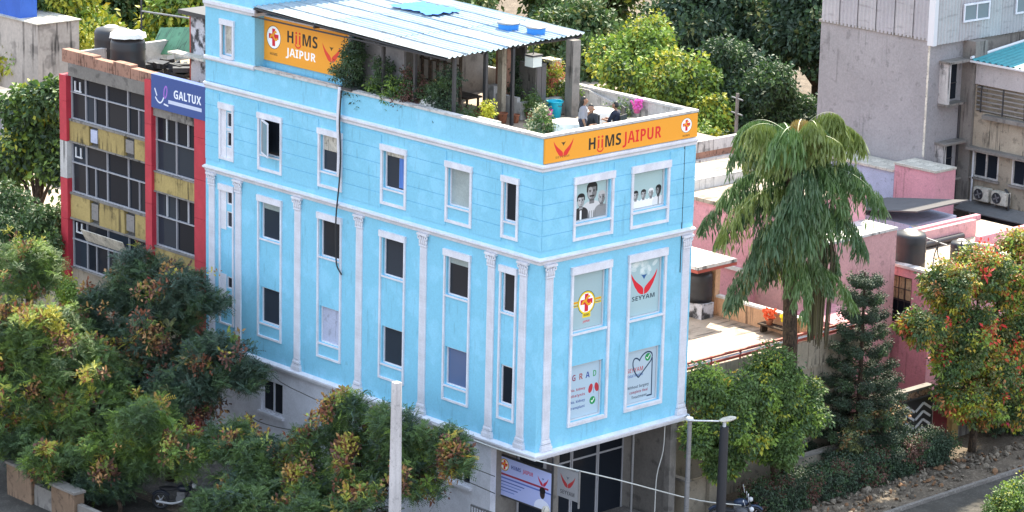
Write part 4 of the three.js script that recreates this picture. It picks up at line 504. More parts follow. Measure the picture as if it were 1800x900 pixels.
  const g2 = thing('metal_gate', 'plain dark red gate leaf beside the yellow pillar', 'gate', [-0.6, 0, -21.7]); part('leaf', [bx(-0.62, -0.56, 0.12, 1.9, -22.1, -21.3)], M([0.16, 0.02, 0.03], 0.6), g2); part('frame', [bx(-0.64, -0.54, 1.9, 1.98, -22.15, -21.25)], P.conc, g2);
  [[-22.4, 'yellow gate pillar beside the dark red gate'], [-23.8, 'yellow gate pillar half hidden behind the flowering tree, second from the gate'], [-26.3, 'yellow gate pillar at the right edge, farthest from the gate']].forEach(([z, l]) => { const q = thing('gate_pillar', l, 'pillar', [-0.6, 0, z], 'yellow gate pillars'); part('shaft', [bx(-0.8, -0.4, 0, 1.95, z - 0.2, z + 0.2)], M([0.58, 0.42, 0.17], 0.8, { map: rep(TSTAIN, 2) }), q); part('cap', [bx(-0.88, -0.32, 1.95, 2.06, z - 0.28, z + 0.28)], P.beige, q); });
  const bw = thing('boundary_wall', 'grey boundary wall along the street behind the gate pillars', 'wall', [-0.65, 0, -25]); for (const [za, zb] of [[-26.05, -24.05], [-23.55, -22.65], [-40, -26.55]]) part('wall', bx(-0.72, -0.55, 0, 1.5, za, zb), P.conc, bw);
  const cw = thing('boundary_wall', 'low beige boundary wall behind the clipped hedge', 'wall', [-0.6, 0, -15.6]); part('wall', [bx(-0.7, -0.5, 0, 1.05, -19.1, -12.9)], P.beige, cw); part('coping', [bx(-0.74, -0.46, 1.05, 1.12, -19.1, -12.9)], P.conc, cw);
  const c3 = thing('boundary_wall', 'low beige wall with square end pillar beside the overhang', 'wall', [-1, 0, -7.8]); part('wall', bx(-2.5, -0.35, 0, 1.5, -7.75, -7.6), P.beige, c3); part('wall', bx(-0.5, -0.35, 0, 1.5, -8.6, -7.75), P.beige, c3); part('end_pillar', [bx(-0.62, -0.2, 0, 1.75, -9.05, -8.62)], P.beige, c3); part('coping', [bx(-2.5, -0.3, 1.5, 1.57, -7.8, -7.55)], P.conc, c3);
}
// ---------- grey tower block on the right ----------
{
  const t = thing('tower_block', 'tall grey concrete building with metal-clad upper storey', 'building', [-18, 0, -42]);
  const XF = -15.0, ZF = -38;
  part('wall', [bx(-21.3, XF, 0, 11.45, -40.6, ZF)], P.grey, t); part('wall', [bx(-21.3, XF, 0, 11.45, -52, -40.6)], P.conc, t);
  part('plaster_edge', [bx(XF - 0.09, XF + 0.012, 6.3, 11.45, ZF - 0.02, ZF + 0.012)], P.lid, t);
  part('slab', [bx(-21.4, XF + 0.1, 11.46, 11.58, -52, ZF + 0.06)], P.conc, t);
  // corrugated cladding in sheets
  const corr = (x0, x1, y0, y1, along, f) => { const L = Math.abs(x1 - x0), n = Math.round(L / 0.055), pos = [], idx = []; for (let i = 0; i <= n; i++) { const s = lerp(x0, x1, i / n), d = (i % 4 < 2 ? 0 : 0.045); for (const y of [y0, y1]) along === 'x' ? pos.push(s, y, f + d) : pos.push(f + d, y, s); } for (let i = 0; i < n; i++) { const a = i * 2; idx.push(a, a + 2, a + 1, a + 1, a + 2, a + 3); } const g = new THREE.BufferGeometry(); g.setAttribute('position', new THREE.Float32BufferAttribute(pos, 3)); g.setIndex(idx); const h = g.toNonIndexed(); h.computeVertexNormals(); return h; };
  part('upper_storey', [bx(-21.2, XF + 0.16, 11.58, 17, -52, ZF)], P.siding, t);
  for (let i = 0; i < 6; i++) part('cladding_sheet', corr(-21.25 + i * 1.06, -21.25 + (i + 1) * 1.06 - 0.012, 11.5 - 0.02 * (i % 2), 17, 'x', ZF + 0.05), i % 2 ? M([0.47, 0.47, 0.51], 0.5, { map: rep(TMETAL, 4) }) : P.siding, t);
  for (let i = 0; i < 9; i++) { const za = ZF - 0.15 - i * 1.5, zb = za - 1.49; part('cladding_sheet', corr(za, zb, 11.32, 17, 'z', XF + 0.2), i % 2 ? P.siding : M([0.52, 0.55, 0.58], 0.5, { map: rep(TMETAL, 4) }), t); }
  part('corner_trim', [bx(XF - 0.06, XF + 0.28, 11.3, 17, ZF - 0.1, ZF + 0.14)], P.alu, t);
  for (const z of [-39.85, -43.6]) { const w = part('window', [bx(XF + 0.26, XF + 0.33, 12.16, 12.24, z - 1.85, z), bx(XF + 0.26, XF + 0.33, 12.9, 12.98, z - 1.85, z), bx(XF + 0.26, XF + 0.33, 12.24, 12.9, z - 0.08, z), bx(XF + 0.26, XF + 0.33, 12.24, 12.9, z - 1.85, z - 1.77), bx(XF + 0.26, XF + 0.32, 12.24, 12.9, z - 0.97, z - 0.91)], P.trim, t); part('pane', bx(XF + 0.27, XF + 0.285, 12.24, 12.9, z - 0.91, z - 0.08), M([0.16, 0.22, 0.25], 0.15), w); part('pane', bx(XF + 0.27, XF + 0.285, 12.24, 12.9, z - 1.77, z - 0.97), M([0.16, 0.22, 0.25], 0.15), w); }
  // narrow +x flank: boxed windows with hoods
  for (const [y0, y1] of [[8.72, 10.42], [5.3, 6.75], [2.2, 3.7]]) {
    const w = part('window', [bx(XF + 0.001, XF + 0.03, y0, y1, -39.95, -38.95)], P.glass, t);
    part('side_fin', bx(XF, XF + 0.5, y0 - 0.1, y1 + 0.02, -38.95, -38.78), P.dirtyw, w); part('hood', [bx(XF, XF + 0.62, y1 + 0.02, y1 + 0.12, -40.2, -38.7)], P.conc, w); part('sill', [bx(XF, XF + 0.5, y0 - 0.2, y0 - 0.1, -40.1, -38.75)], P.conc, w); part('frame', [bx(XF + 0.03, XF + 0.06, y0, y1, -39.46, -39.42), bx(XF + 0.03, XF + 0.06, y0 + 0.7, y0 + 0.74, -39.95, -38.95)], P.iron, w);
  }
  part('pillar', [bx(XF, XF + 0.7, 0, 11.3, -41.2, -40.35)], P.conc, t); part('drain_pipe', [bar([XF + 0.06, 0.5, -40.28], [XF + 0.06, 8.4, -40.28], 0.05)], P.iron, t);
  // wing on the right, its front facing the street corner
  const w2 = thing('wing_building', 'grimy concrete wing with balcony grille, teal sheet roof and air conditioners', 'building', [-11, 0, -44]);
  const zf = -40.5;
  part('wall', [bx(-14.28, -7, 0, 10.4, -50, zf - 0.3)], P.conc, w2); part('wall', holed(-14.28, -7, 3.95, 10.4, [[-14.15, -12.75, 5.25, 6.42], [-12.0, -10.6, 5.25, 6.42], [-14.2, -7.2, 8.2, 9.4]], 0.3, zf), P.beige, w2);
  part('white_wall', [bx(-14.28, -7, 9.42, 10.42, zf, zf + 0.06)], M([0.55, 0.53, 0.54], 0.85, { map: rep(TSOFT, 4) }), w2);
  const tr = part('teal_roof', (() => { const g = corr(-14.4, -7, 0, 0.01, 'x', 0); const pos = [], idx = []; const n = 90; for (let i = 0; i <= n; i++) { const x = lerp(-14.35, -7, i / n), h = i % 4 < 2 ? 0.05 : 0; pos.push(x, 10.5 + h, zf + 0.35, x, 11.0 + h, -45); } for (let i = 0; i < n; i++) { const a = i * 2; idx.push(a, a + 1, a + 2, a + 1, a + 3, a + 2); } const q = new THREE.BufferGeometry(); q.setAttribute('position', new THREE.Float32BufferAttribute(pos, 3)); q.setIndex(idx); q.computeVertexNormals(); return q; })(), M([0.05, 0.34, 0.40], 0.5, { map: rep(TMETAL, 3) }), w2); part('roof_edge', [bx(-14.4, -7, 10.42, 10.5, zf + 0.3, zf + 0.42), bar([-14.38, 10.6, zf + 0.35], [-14.38, 11.08, -45], 0.07)], P.alu, w2);
  // balcony recess with bars
  part('balcony_back', [bx(-14.2, -7.2, 8.2, 9.4, zf - 0.29, zf - 0.26)], P.beige, w2); for (let i = 0; i < 6; i++) part('balcony_rail', bx(-14.15, -7.2, 8.28 + i * 0.2, 8.34 + i * 0.2, zf + 0.04, zf + 0.09), P.steel, w2); for (let i = 0; i < 6; i++) part('balcony_post', bx(-13.9 + i * 1.2, -13.84 + i * 1.2, 8.2, 9.4, zf + 0.09, zf + 0.13), P.iron, w2); part('balcony_slab', [bx(-13.6, -7, 7.98, 8.16, zf, zf + 0.35)], P.conc, w2);
  part('ledge', [bx(-14.3, -7, 6.5, 6.62, zf, zf + 0.45)], P.conc, w2); part('awning', [(() => { const g = new THREE.BoxGeometry(7.4, 0.06, 0.9); g.rotateX(0.35); g.translate(-10.7, 3.98, zf + 0.45); return g; })()], P.steel, w2);
  for (const [a, b] of [[-14.15, -12.75], [-12.0, -10.6]]) { const w = part('window', [bx(a, a + 0.06, 5.25, 6.42, zf - 0.12, zf + 0.03), bx(b - 0.06, b, 5.25, 6.42, zf - 0.12, zf + 0.03), bx(a + 0.06, b - 0.06, 5.25, 5.31, zf - 0.12, zf + 0.03), bx(a + 0.06, b - 0.06, 6.36, 6.42, zf - 0.12, zf + 0.03), bx((a + b) / 2 - 0.03, (a + b) / 2 + 0.03, 5.31, 6.36, zf - 0.1, zf)], P.dirtyw, w2); part('pane', bx(a + 0.06, (a + b) / 2 - 0.03, 5.31, 6.36, zf - 0.09, zf - 0.08), P.glass, w); part('pane', bx((a + b) / 2 + 0.03, b - 0.06, 5.31, 6.36, zf - 0.09, zf - 0.08), P.glass, w); part('backing', bx(a, b, 5.25, 6.42, zf - 0.29, zf - 0.2), P.beige, w); part('sill', bx(a - 0.1, b + 0.1, 5.15, 5.24, zf, zf + 0.14), P.conc, w); }
  part('shutter', [bx(-13.9, -11.4, 1.2, 3.5, zf - 0.28, zf - 0.22)], P.iron, w2); part('drain_pipe', [bar([-14.1, 0.5, zf + 0.1], [-14.1, 6.4, zf + 0.1], 0.05)], P.alu, w2); part('drain_pipe', [tube([[-11.95, 4.1, zf + 0.2], [-11.95, 4.8, zf + 0.2], [-12.2, 5.0, zf + 0.15]], 0.06)], P.iron, w2);
  const ac = thing('air_conditioner', 'white outdoor air conditioner under the window of the grimy wing, left of the pair', 'air conditioner', [-13.35, 4.28, zf + 0.25], 'outdoor air conditioners on the wing');
  { const x = -13.35, y = 4.3, z = zf + 0.25; part('case', bx(x - 0.42, x + 0.42, y, y + 0.58, z - 0.18, z + 0.14), P.lid, ac); const fg = new THREE.TorusGeometry(0.22, 0.03, 8, 24); fg.translate(x - 0.12, y + 0.29, z + 0.15); part('fan_guard', fg, P.iron, ac); const fd = new THREE.CylinderGeometry(0.21, 0.21, 0.02, 20); fd.rotateX(Math.PI / 2); fd.translate(x - 0.12, y + 0.29, z + 0.146); const fan = part('fan_opening', fd, P.dark, ac); const bl = []; for (let i = 0; i < 4; i++) { const g = new THREE.BoxGeometry(0.16, 0.07, 0.006); g.translate(0.1, 0, 0); g.rotateZ(i * Math.PI / 2 + 0.4); g.translate(x - 0.12, y + 0.29, z + 0.162); bl.push(g); } part('fan_blade', bl, P.steel, fan); part('bracket', [bx(x - 0.35, x - 0.3, y - 0.04, y, z - 0.25, z + 0.15), bx(x + 0.3, x + 0.35, y - 0.04, y, z - 0.25, z + 0.15)], P.iron, ac); }
  copyOf(ac, [-12.35, 4.28, zf + 0.25], 0, 'white outdoor air conditioner under the window of the grimy wing, right of the pair');
  const h2 = thing('back_house', 'low house with pink and pale blue wall in front of the grey tower', 'house', [-15.5, 0, -37.2]); part('wall', [bx(-19.5, -15.4, 0, 5.75, -37.9, -36.5)], P.lilac, h2); part('wall', [bx(-15.4, -13.1, 0, 6.1, -37.9, -36.52)], P.pink, h2); part('coping', [bx(-19.6, -15.4, 5.75, 5.85, -37.9, -36.4), bx(-15.4, -13.05, 6.1, 6.2, -37.9, -36.45)], P.lid, h2);
  const sd = thing('tin_shed', 'pale blue shed with dark sloping tin roof behind the pink roof', 'shed', [-11, 0, -32.3]); part('wall', [bx(-13.5, -9.9, 0, 5.2, -34, -31)], P.lilac, sd); part('roof', [(() => { const g = new THREE.BoxGeometry(4.4, 0.06, 3.4); g.rotateZ(0.16); g.translate(-11.5, 5.6, -32.3); return g; })()], M([0.10, 0.10, 0.11], 0.8, { map: rep(TMETAL, 2) }), sd); part('door', [bx(-9.9, -9.86, 3.2, 5.0, -32.2, -31.2)], P.dark, sd);
  const dr = thing('drum', 'pale blue plastic drum beside the tin shed', 'drum', [-9.6, 4.4, -30.9]); part('body', lathe([[0, 0], [0.25, 0], [0.27, 0.06], [0.27, 0.85], [0.22, 0.92], [0, 0.92]], -9.6, 4.3, -30.9, 18), M([0.30, 0.44, 0.78], 0.5), dr); part('lid', cyl(-9.6, 5.2, 5.26, -30.9, 0.18, 0.18, 14), P.lid, dr);
  solo('roof_deck', 'pale flat roof between the pink block and the tin shed', 'roof', [bx(-14, -8.55, 3.9, 4.3, -34.5, -27)], P.tile); makeTank(-8.9, 4.3, -32.5, 0.55, 0.85, 'squat black water tank in the shade beside the pale blue drum');
}
{ const q = thing('entrance_porch', 'small white porch roof on a thin post between the dark trees', 'porch', [-16, 0, 1.2]); part('post', bar([-15.8, 0, 1.2], [-15.8, 3.45, 1.2], 0.07, 10), P.trim, q); part('roof', [bx(-16.6, -14.7, 3.45, 3.55, 0.1, 1.4)], P.trim, q); }
// ---------- houses behind and on the left ----------
{
  const mid = (n, l, x0, x1, y, z0, z1, wm, rm) => { const h = thing(n, l, 'house', [(x0 + x1) / 2, 0, (z0 + z1) / 2]); part('wall', [bx(x0, x1, 0, y, z0, z1)], wm, h); part('roof', [bx(x0 + 0.2, x1 - 0.2, y, y + 0.08, z0 + 0.2, z1 - 0.2)], rm, h); part('parapet', [bx(x0 - 0.02, x1 + 0.02, y, y + 0.5, z1 - 0.2, z1 + 0.02), bx(x1 - 0.2, x1 + 0.021, y, y + 0.5, z0, z1 - 0.2), bx(x0 - 0.02, x0 + 0.2, y, y + 0.5, z0, z1 - 0.2)], P.dirtyw, h);
    const zf = z1 + 0.02; for (let i = 0; i < Math.floor((x1 - x0) / 3); i++) { const a = x0 + 1 + i * 3, w = part('window', [bx(a, a + 1.2, y - 1.9, y - 0.7, zf, zf + 0.05)], P.trim, h); part('pane', [bx(a + 0.07, a + 1.13, y - 1.83, y - 0.77, zf + 0.05, zf + 0.06)], P.glass, w); } return h; };
  mid('low_house', 'low brownish flat-roofed house behind the canopy', -34, -22, 6.2, -34, -22, P.brick, P.roofc);
  mid('low_house', 'low house with tan roof beyond the roof terrace and beside the bright tree', -50, -37, 4.6, -52, -40, P.beige, P.roofc);
  mid('low_house', 'pale flat-roofed house glimpsed between the palm and the blue building', -22, -14.5, 5.4, -33, -24, P.pinkl, P.tile);
  const wl = thing('white_house', 'pale house with blue upper wall at the far top left', 'house', [-62, 0, -24]); part('wall', [bx(-75, -57.2, 0, 8.05, -22.5, -20)], M([0.62, 0.56, 0.52], 0.9, { map: rep(TSTAIN, 12) }), wl); part('blue_storey', [bx(-75, -59, 8.1, 14, -21.2, -20.2)], M([0.04, 0.15, 0.62], 0.6, { map: rep(TFADE, 6) }), wl); part('string_course', [bx(-75, -57.1, 8.05, 8.1, -22.6, -19.9)], P.lid, wl);
  const wb = thing('grey_house', 'low grey house with one white-framed window at the left edge', 'house', [-50, 0, -15]); part('wall', [bx(-60, -46.3, 0, 6.6, -13.2, -12)], P.grey, wb); part('coping', [bx(-60.1, -46.2, 6.6, 6.75, -13.3, -11.9)], P.conc, wb); const wv = part('window', [bx(-48.3, -47.3, 5.1, 5.9, -11.99, -11.92)], P.trim, wb); part('pane', [bx(-48.2, -47.4, 5.2, 5.8, -11.92, -11.9)], P.glass, wv);
  const lt = thing('low_terrace', 'sunlit pale roof terrace at the left edge below the leafy tree', 'house', [-38, 0, -4]); part('wall', [bx(-48, -31.4, 0, 4.6, -12, -4)], P.beige, lt); part('floor', [bx(-47.8, -31.6, 4.6, 4.7, -11.8, -4.2)], P.tile, lt); part('parapet', [bx(-48, -31.4, 4.6, 5.0, -4.2, -4)], P.beige, lt); part('back_wall', [bx(-40, -34, 4.7, 5.7, -9.2, -9)], P.peach, lt);
  [[-17.6, -16.1, 1.15, 'peeling beige block of the street wall nearest the bottom left corner'], [-14.9, -13.55, 1.05, 'peeling beige block of the street wall below the dark trees, right of its twin']].forEach(([a, b, y, l]) => { const q = thing('wall_block', l, 'wall', [a, 0, 8.4], 'beige blocks of the street wall'); part('wall', [bx(a, b, 0, y, 8.1, 8.5)], M([0.28, 0.19, 0.13], 0.9, { map: rep(TSTAIN, 3) }), q); part('coping', [bx(a - 0.05, b + 0.05, y, y + 0.08, 8.05, 8.55)], P.conc, q); });
  const sw = thing('street_wall', 'low grey wall between the two beige blocks at the bottom left', 'wall', [-15, 0, 8.3]); part('wall', bx(-16.08, -14.92, 0, 0.75, 8.2, 8.4), P.conc, sw); part('wall', bx(-13.52, -8.6, 0, 0.7, 8.2, 8.4), P.conc, sw);
}
// ---------- vegetation ----------
const leafMats = new Map();
function leafMat(k = 'a', tr = 0.38) { if (!leafMats.has(k)) leafMats.set(k, new THREE.MeshPhysicalMaterial({ color: 0xffffff, roughness: 0.7, side: THREE.DoubleSide, transmission: tr, thickness: 0 })); return leafMats.get(k); }
function clumpGeo(type, L, n, r, s) {   // a spray of separate small leaves
  const q = rng(s), pos = [], uv = [], idx = []; const v = (p) => { pos.push(p.x, p.y, p.z); uv.push(q(), q()); return pos.length / 3 - 1; };
  const leaf = (o, dir, nrm, l, w) => { const side = new THREE.Vector3().crossVectors(dir, nrm).normalize().multiplyScalar(w / 2), mid = o.clone().addScaledVector(dir, l * 0.5).addScaledVector(nrm, -l * 0.06), a = v(o), b = v(mid.clone().add(side).addScaledVector(nrm, l * 0.08)), c = v(mid.clone().sub(side).addScaledVector(nrm, l * 0.08)), d = v(o.clone().addScaledVector(dir, l).addScaledVector(nrm, -l * 0.16)); idx.push(a, b, d, a, d, c); };
  const rv = () => new THREE.Vector3(q() * 2 - 1, q() * 2 - 1, q() * 2 - 1).normalize();
  if (type === 'broad') for (let i = 0; i < n; i++) { const o = rv().multiplyScalar(r * Math.cbrt(q())); const d = o.clone().normalize().add(rv().multiplyScalar(0.8)).add(new THREE.Vector3(0, -0.25, 0)).normalize(), nr = rv().add(new THREE.Vector3(0, 1.1, 0)).normalize(); leaf(o, d, nr, L * (0.7 + 0.6 * q()), L * 0.6); }
  else if (type === 'pinnate') for (let k = 0; k < n; k++) { const d = rv(); d.y = d.y * 0.6 + 0.15; d.normalize(); const nr = rv().add(new THREE.Vector3(0, 1.6, 0)).normalize(), sd = new THREE.Vector3().crossVectors(d, nr).normalize(); for (let i = 1; i < 8; i++) { const o = d.clone().multiplyScalar(r * i / 7).addScaledVector(new THREE.Vector3(0, -1, 0), r * 0.3 * (i / 7) ** 2); for (const g of [-1, 1]) leaf(o, sd.clone().multiplyScalar(g).addScaledVector(d, 0.5).normalize(), nr, L * (0.8 + 0.3 * q()), L * 0.42); } }
  else for (let i = 0; i < n; i++) { const d = new THREE.Vector3(q() * 2 - 1, q() * 0.5 - 0.1, q() * 2 - 1).normalize(); leaf(d.clone().multiplyScalar(r * 0.2), d, rv(), L, L * 0.16); }
  const g = new THREE.BufferGeometry(); g.setAttribute('position', new THREE.Float32BufferAttribute(pos, 3)); g.setAttribute('uv', new THREE.Float32BufferAttribute(uv, 2)); g.setIndex(idx); const h = g.toNonIndexed(); h.computeVertexNormals(); return h;
}
const clumps = { broad: clumpGeo('broad', 0.17, 13, 0.24, 5), small: clumpGeo('broad', 0.1, 14, 0.16, 6), pinnate: clumpGeo('pinnate', 0.07, 6, 0.32, 7), far: clumpGeo('broad', 0.34, 12, 0.5, 8), pod: clumpGeo('broad', 0.12, 9, 0.1, 9), bloom: clumpGeo('broad', 0.13, 8, 0.1, 10) };
function scatter(name, parent, blobs, type, dens, palette, o = {}) {
  const b0 = baseOf.get(parent) || [0, 0, 0], q = rng(o.seed || ++seed * 131), mats = [], cols = [], m4 = new THREE.Matrix4(), qt = new THREE.Quaternion(), e = new THREE.Euler(), tot = palette.reduce((a, p) => a + p[1], 0);
  if (o.lumps) { const more = []; for (const [x, y, z, r] of blobs) for (let i = 0; i < o.lumps; i++) { const a = q() * 6.283, u = lerp(-0.45, 0.95, q()), s = Math.sqrt(1 - u * u), d = r * lerp(0.62, 0.85, q()); more.push([x + d * s * Math.cos(a), y + d * u * 0.85, z + d * s * Math.sin(a), r * lerp(0.3, 0.46, q())]); } blobs = [...blobs.map(([x, y, z, r]) => [x, y, z, r * 0.82]), ...more]; }
  const pick = (t) => { let x = t * tot; for (const p of palette) { x -= p[1]; if (x <= 0) return p[0]; } return palette[0][0]; };
  for (const [cx, cy, cz, r] of blobs) { const N = Math.round(dens * 12.6 * r * r);
    for (let i = 0; i < N; i++) { const u = q() * 2 - 1, a = q() * 6.283, s = Math.sqrt(1 - u * u), dx = s * Math.cos(a), dy = u, dz = s * Math.sin(a);
      const lump = 1 + 0.34 * noise3(cx + dx * 1.7, cy + dy * 1.7, cz + dz * 1.7) + 0.16 * noise3(dx * 5 + cx, dy * 5, dz * 5), k = r * lump * (o.fill ? Math.cbrt(q()) : lerp(0.6, 1.04, Math.sqrt(q())));
      const x = cx + dx * k, y = cy + dy * k * (o.flat || 0.85), z = cz + dz * k; if (y < (o.floor ?? 0.15)) continue;
      let inside = false; for (const [bx_, by, bz, br] of blobs) { if (bx_ === cx && by === cy && bz === cz) continue; if ((x - bx_) ** 2 + ((y - by) / 0.85) ** 2 + (z - bz) ** 2 < (br * 0.55) ** 2) { inside = true; break; } } if (inside && !o.fill) continue;
      const f = o.freq || 0.9; if (noise3(x * f, y * f, z * f + 31) < (o.gap ?? -0.32)) continue; if (o.only !== undefined && noise3(x * 0.55 + 9, y * 0.55, z * 0.55) < o.only) continue;
      e.set((q() - 0.5) * 1.2, q() * 6.283, (q() - 0.5) * 1.2); qt.setFromEuler(e); const sc = (o.size || 1) * lerp(0.7, 1.3, q()); m4.compose(new THREE.Vector3(x - b0[0], y - b0[1], z - b0[2]), qt, new THREE.Vector3(sc, sc, sc)); mats.push(m4.clone());
      const c = pick(clamp(0.5 + 0.5 * noise3(x * 0.8 + 50, y * 0.8, z * 0.8) + 0.4 * (q() - 0.5))); const v = lerp(0.85, 1.18, q()); cols.push(lin(c[0] * v, c[1] * v, c[2] * v)); } }
  const im = new THREE.InstancedMesh(clumps[type], o.mat || leafMat(), mats.length); mats.forEach((m, i) => { im.setMatrixAt(i, m); im.setColorAt(i, cols[i]); }); im.name = name; im.userData.kind = 'stuff'; im.castShadow = im.receiveShadow = true; parent.add(im); return im;
}
const G = { deep: [0.034, 0.074, 0.034], dark: [0.06, 0.125, 0.036], mid: [0.105, 0.19, 0.038], fresh: [0.24, 0.37, 0.05], yellow: [0.46, 0.46, 0.04], olive: [0.18, 0.20, 0.06], blue: [0.05, 0.105, 0.065], grey: [0.18, 0.25, 0.14], rust: [0.28, 0.10, 0.05], brown: [0.15, 0.065, 0.045], tan: [0.5, 0.28, 0.12], gold: [0.55, 0.40, 0.04] };
function tree(name, label, cat, base, o) {
  const t = thing(name, label, cat, base, o.group), fork = o.fork || [base[0], base[1] + 1.6, base[2]], tr = o.r || 0.18;
  part('trunk', tube([base, [lerp(base[0], fork[0], 0.5) + 0.06, lerp(base[1], fork[1], 0.5), lerp(base[2], fork[2], 0.5) - 0.05], fork], tr, tr * 0.75, 9), P.bark, t);
  for (const [x, y, z, r] of o.blobs) part('limb', tube([fork, [lerp(fork[0], x, 0.5) + 0.1 * noise3(x, y, 1), lerp(fork[1], y, 0.55) + 0.15, lerp(fork[2], z, 0.5) + 0.1 * noise3(x, z, 2)], [x, y + r * 0.25, z]], tr * 0.5, tr * 0.14, 6), P.bark, t);
  if (o.twigs) { const tw = []; for (const [x, y, z, r] of o.blobs) for (let i = 0; i < o.twigs; i++) { const a = rr(0, 6.28), u = rr(-0.3, 0.9), k = r * rr(0.7, 0.95); tw.push(tube([[x, y, z], [x + 0.5 * k * Math.cos(a), y + 0.5 * k * u + 0.1, z + 0.5 * k * Math.sin(a)], [x + k * Math.cos(a), y + k * u * 0.8, z + k * Math.sin(a)]], tr * 0.12, 0.012, 4)); } part('twigs', tw, P.bark, t).userData.kind = 'stuff'; }
  scatter('crown', t, o.blobs, o.type || 'broad', (o.dens || 16) * (o.type === 'pinnate' ? 1.15 : 0.85), o.pal, { lumps: 6, ...o });
  if (o.pods) scatter('seed_pods', t, o.blobs, 'pod', o.pods, [[G.rust, 3], [G.brown, 3], [G.tan, 2]], { only: 0.5, gap: -2, size: 1.3, mat: leafMat('pod', 0.25) });
  if (o.blooms) scatter('flower_spikes', t, o.blobs.map(([x, y, z, r]) => [x, y + r * 0.2, z, r * 0.98]), 'pod', o.blooms, [[[0.52, 0.45, 0.07], 2], [[0.46, 0.26, 0.08], 2], [[0.38, 0.44, 0.09], 2]], { only: 0.56, gap: -2, size: 1.2, mat: leafMat('pod', 0.25) });
  if (o.tips) scatter('young_leaves', t, o.blobs.map(([x, y, z, r]) => [x, y + r * 0.16, z, r * 0.97]), o.type || 'broad', o.tips, [[G.yellow, 3], [G.fresh, 2], [G.gold, 1]], { only: 0.33, gap: -2, size: o.size || 1 });
  if (o.flowers) scatter('flowers', t, o.blobs, 'bloom', o.flowers, [[[0.7, 0.05, 0.04], 2], [[0.75, 0.16, 0.05], 1], [[0.6, 0.05, 0.10], 1]], { only: 0.4, gap: -2, size: 1.2, mat: leafMat('bloom', 0.3) });
  return t;
}
// in front of the buildings, left and centre
tree('street_tree', 'large dark feathery tree with brown pods against the red column, left of the blue building', 'tree', [-15.2, 0.02, 3.2], { fork: [-15.4, 2.6, 3.2], r: 0.24, type: 'pinnate', dens: 20, twigs: 4, pods: 26, blooms: 6, tips: 1, pal: [[G.deep, 2], [G.blue, 3], [G.dark, 3], [G.olive, 0.8]], blobs: [[-17.1, 6.7, 2.6, 1.45], [-14.9, 6.7, 2.6, 1.1], [-18.3, 5.3, 3.2, 1.5], [-15.8, 5.2, 3.0, 1.6], [-12.9, 4.7, 3.0, 1.25], [-11.9, 4.4, 2.4, 0.8], [-13.8, 3.7, 3.5, 1.4], [-16.4, 3.8, 3.8, 1.4], [-14.6, 2.5, 4.4, 1.1], [-17.6, 2.6, 4.2, 1.3], [-19.4, 3.9, 3.6, 1.3]] });
tree('street_tree', 'broad green tree with yellow tips and rusty pods at the left edge of the photo', 'tree', [-17.6, 0.02, 6.6], { fork: [-17.4, 2.0, 6.6], r: 0.26, type: 'pinnate', dens: 20, twigs: 4, pods: 20, blooms: 14, tips: 9, pal: [[G.dark, 2], [G.mid, 3], [G.fresh, 1.5]], blobs: [[-20.4, 7.0, 6.0, 1.4], [-17.8, 5.2, 6.5, 1.5], [-19.4, 5.0, 7.0, 1.4], [-16.3, 4.2, 6.2, 1.5], [-18.1, 2.9, 7.0, 1.6], [-15.3, 3.0, 6.2, 1.5], [-12.9, 3.0, 6.0, 1.25], [-20.6, 3.4, 6.8, 1.3], [-13.2, 2.0, 5.6, 1.1], [-11.6, 2.3, 5.4, 1.0], [-17.8, 1.9, 8.3, 0.9], [-15.4, 1.7, 8.3, 0.85], [-17.4, 1.5, 7.0, 1.1], [-14.2, 1.9, 6.6, 1.2]] });
tree('street_tree', 'spreading green tree with rusty pod clusters in front of the white ground storey', 'tree', [-5.0, 0.02, 3.4], { fork: [-4.9, 2.0, 3.3], r: 0.2, type: 'pinnate', dens: 20, twigs: 4, pods: 34, blooms: 30, tips: 4, pal: [[G.dark, 3], [G.mid, 3], [G.blue, 1.5], [G.fresh, 0.6]], blobs: [[-5.6, 4.6, 2.8, 1.0], [-6.8, 3.5, 3.2, 1.1], [-3.3, 4.6, 2.8, 1.05], [-1.9, 4.5, 2.6, 0.9], [-4.9, 3.0, 3.2, 1.35], [-2.2, 3.4, 3.0, 1.0], [-6.6, 1.9, 4.0, 1.2], [-3.4, 2.2, 3.9, 1.05], [-0.9, 4.2, 2.6, 0.55]] });
tree('street_tree', 'low dull green tree with yellow leaf tips beside the parked motorcycle', 'tree', [-9.4, 0.02, 4.4], { fork: [-9.4, 1.2, 4.4], r: 0.14, type: 'pinnate', dens: 22, twigs: 4, pods: 24, blooms: 22, tips: 4, pal: [[G.dark, 2], [G.mid, 2], [G.blue, 2]], blobs: [[-8.8, 2.6, 4.0, 0.95], [-10.7, 2.7, 4.0, 0.95], [-9.3, 1.5, 4.5, 1.1], [-8.0, 1.6, 4.4, 0.9]] });
tree('street_shrub', 'dark bluish low foliage behind the beige wall blocks at the bottom left', 'shrub', [-13.4, 0, 6.8], { fork: [-13.4, 0.5, 6.8], r: 0.1, type: 'pinnate', dens: 22, tips: 1, twigs: 5, pal: [[G.deep, 2], [G.blue, 3], [G.dark, 2]], blobs: [[-15.8, 1.0, 7.0, 1.0], [-14.2, 1.0, 6.8, 1.0], [-16.9, 1.0, 6.2, 1.0], [-15.0, 0.9, 5.6, 0.9], [-17.6, 1.3, 7.6, 0.8], [-19.4, 1.6, 7.4, 1.2]] });
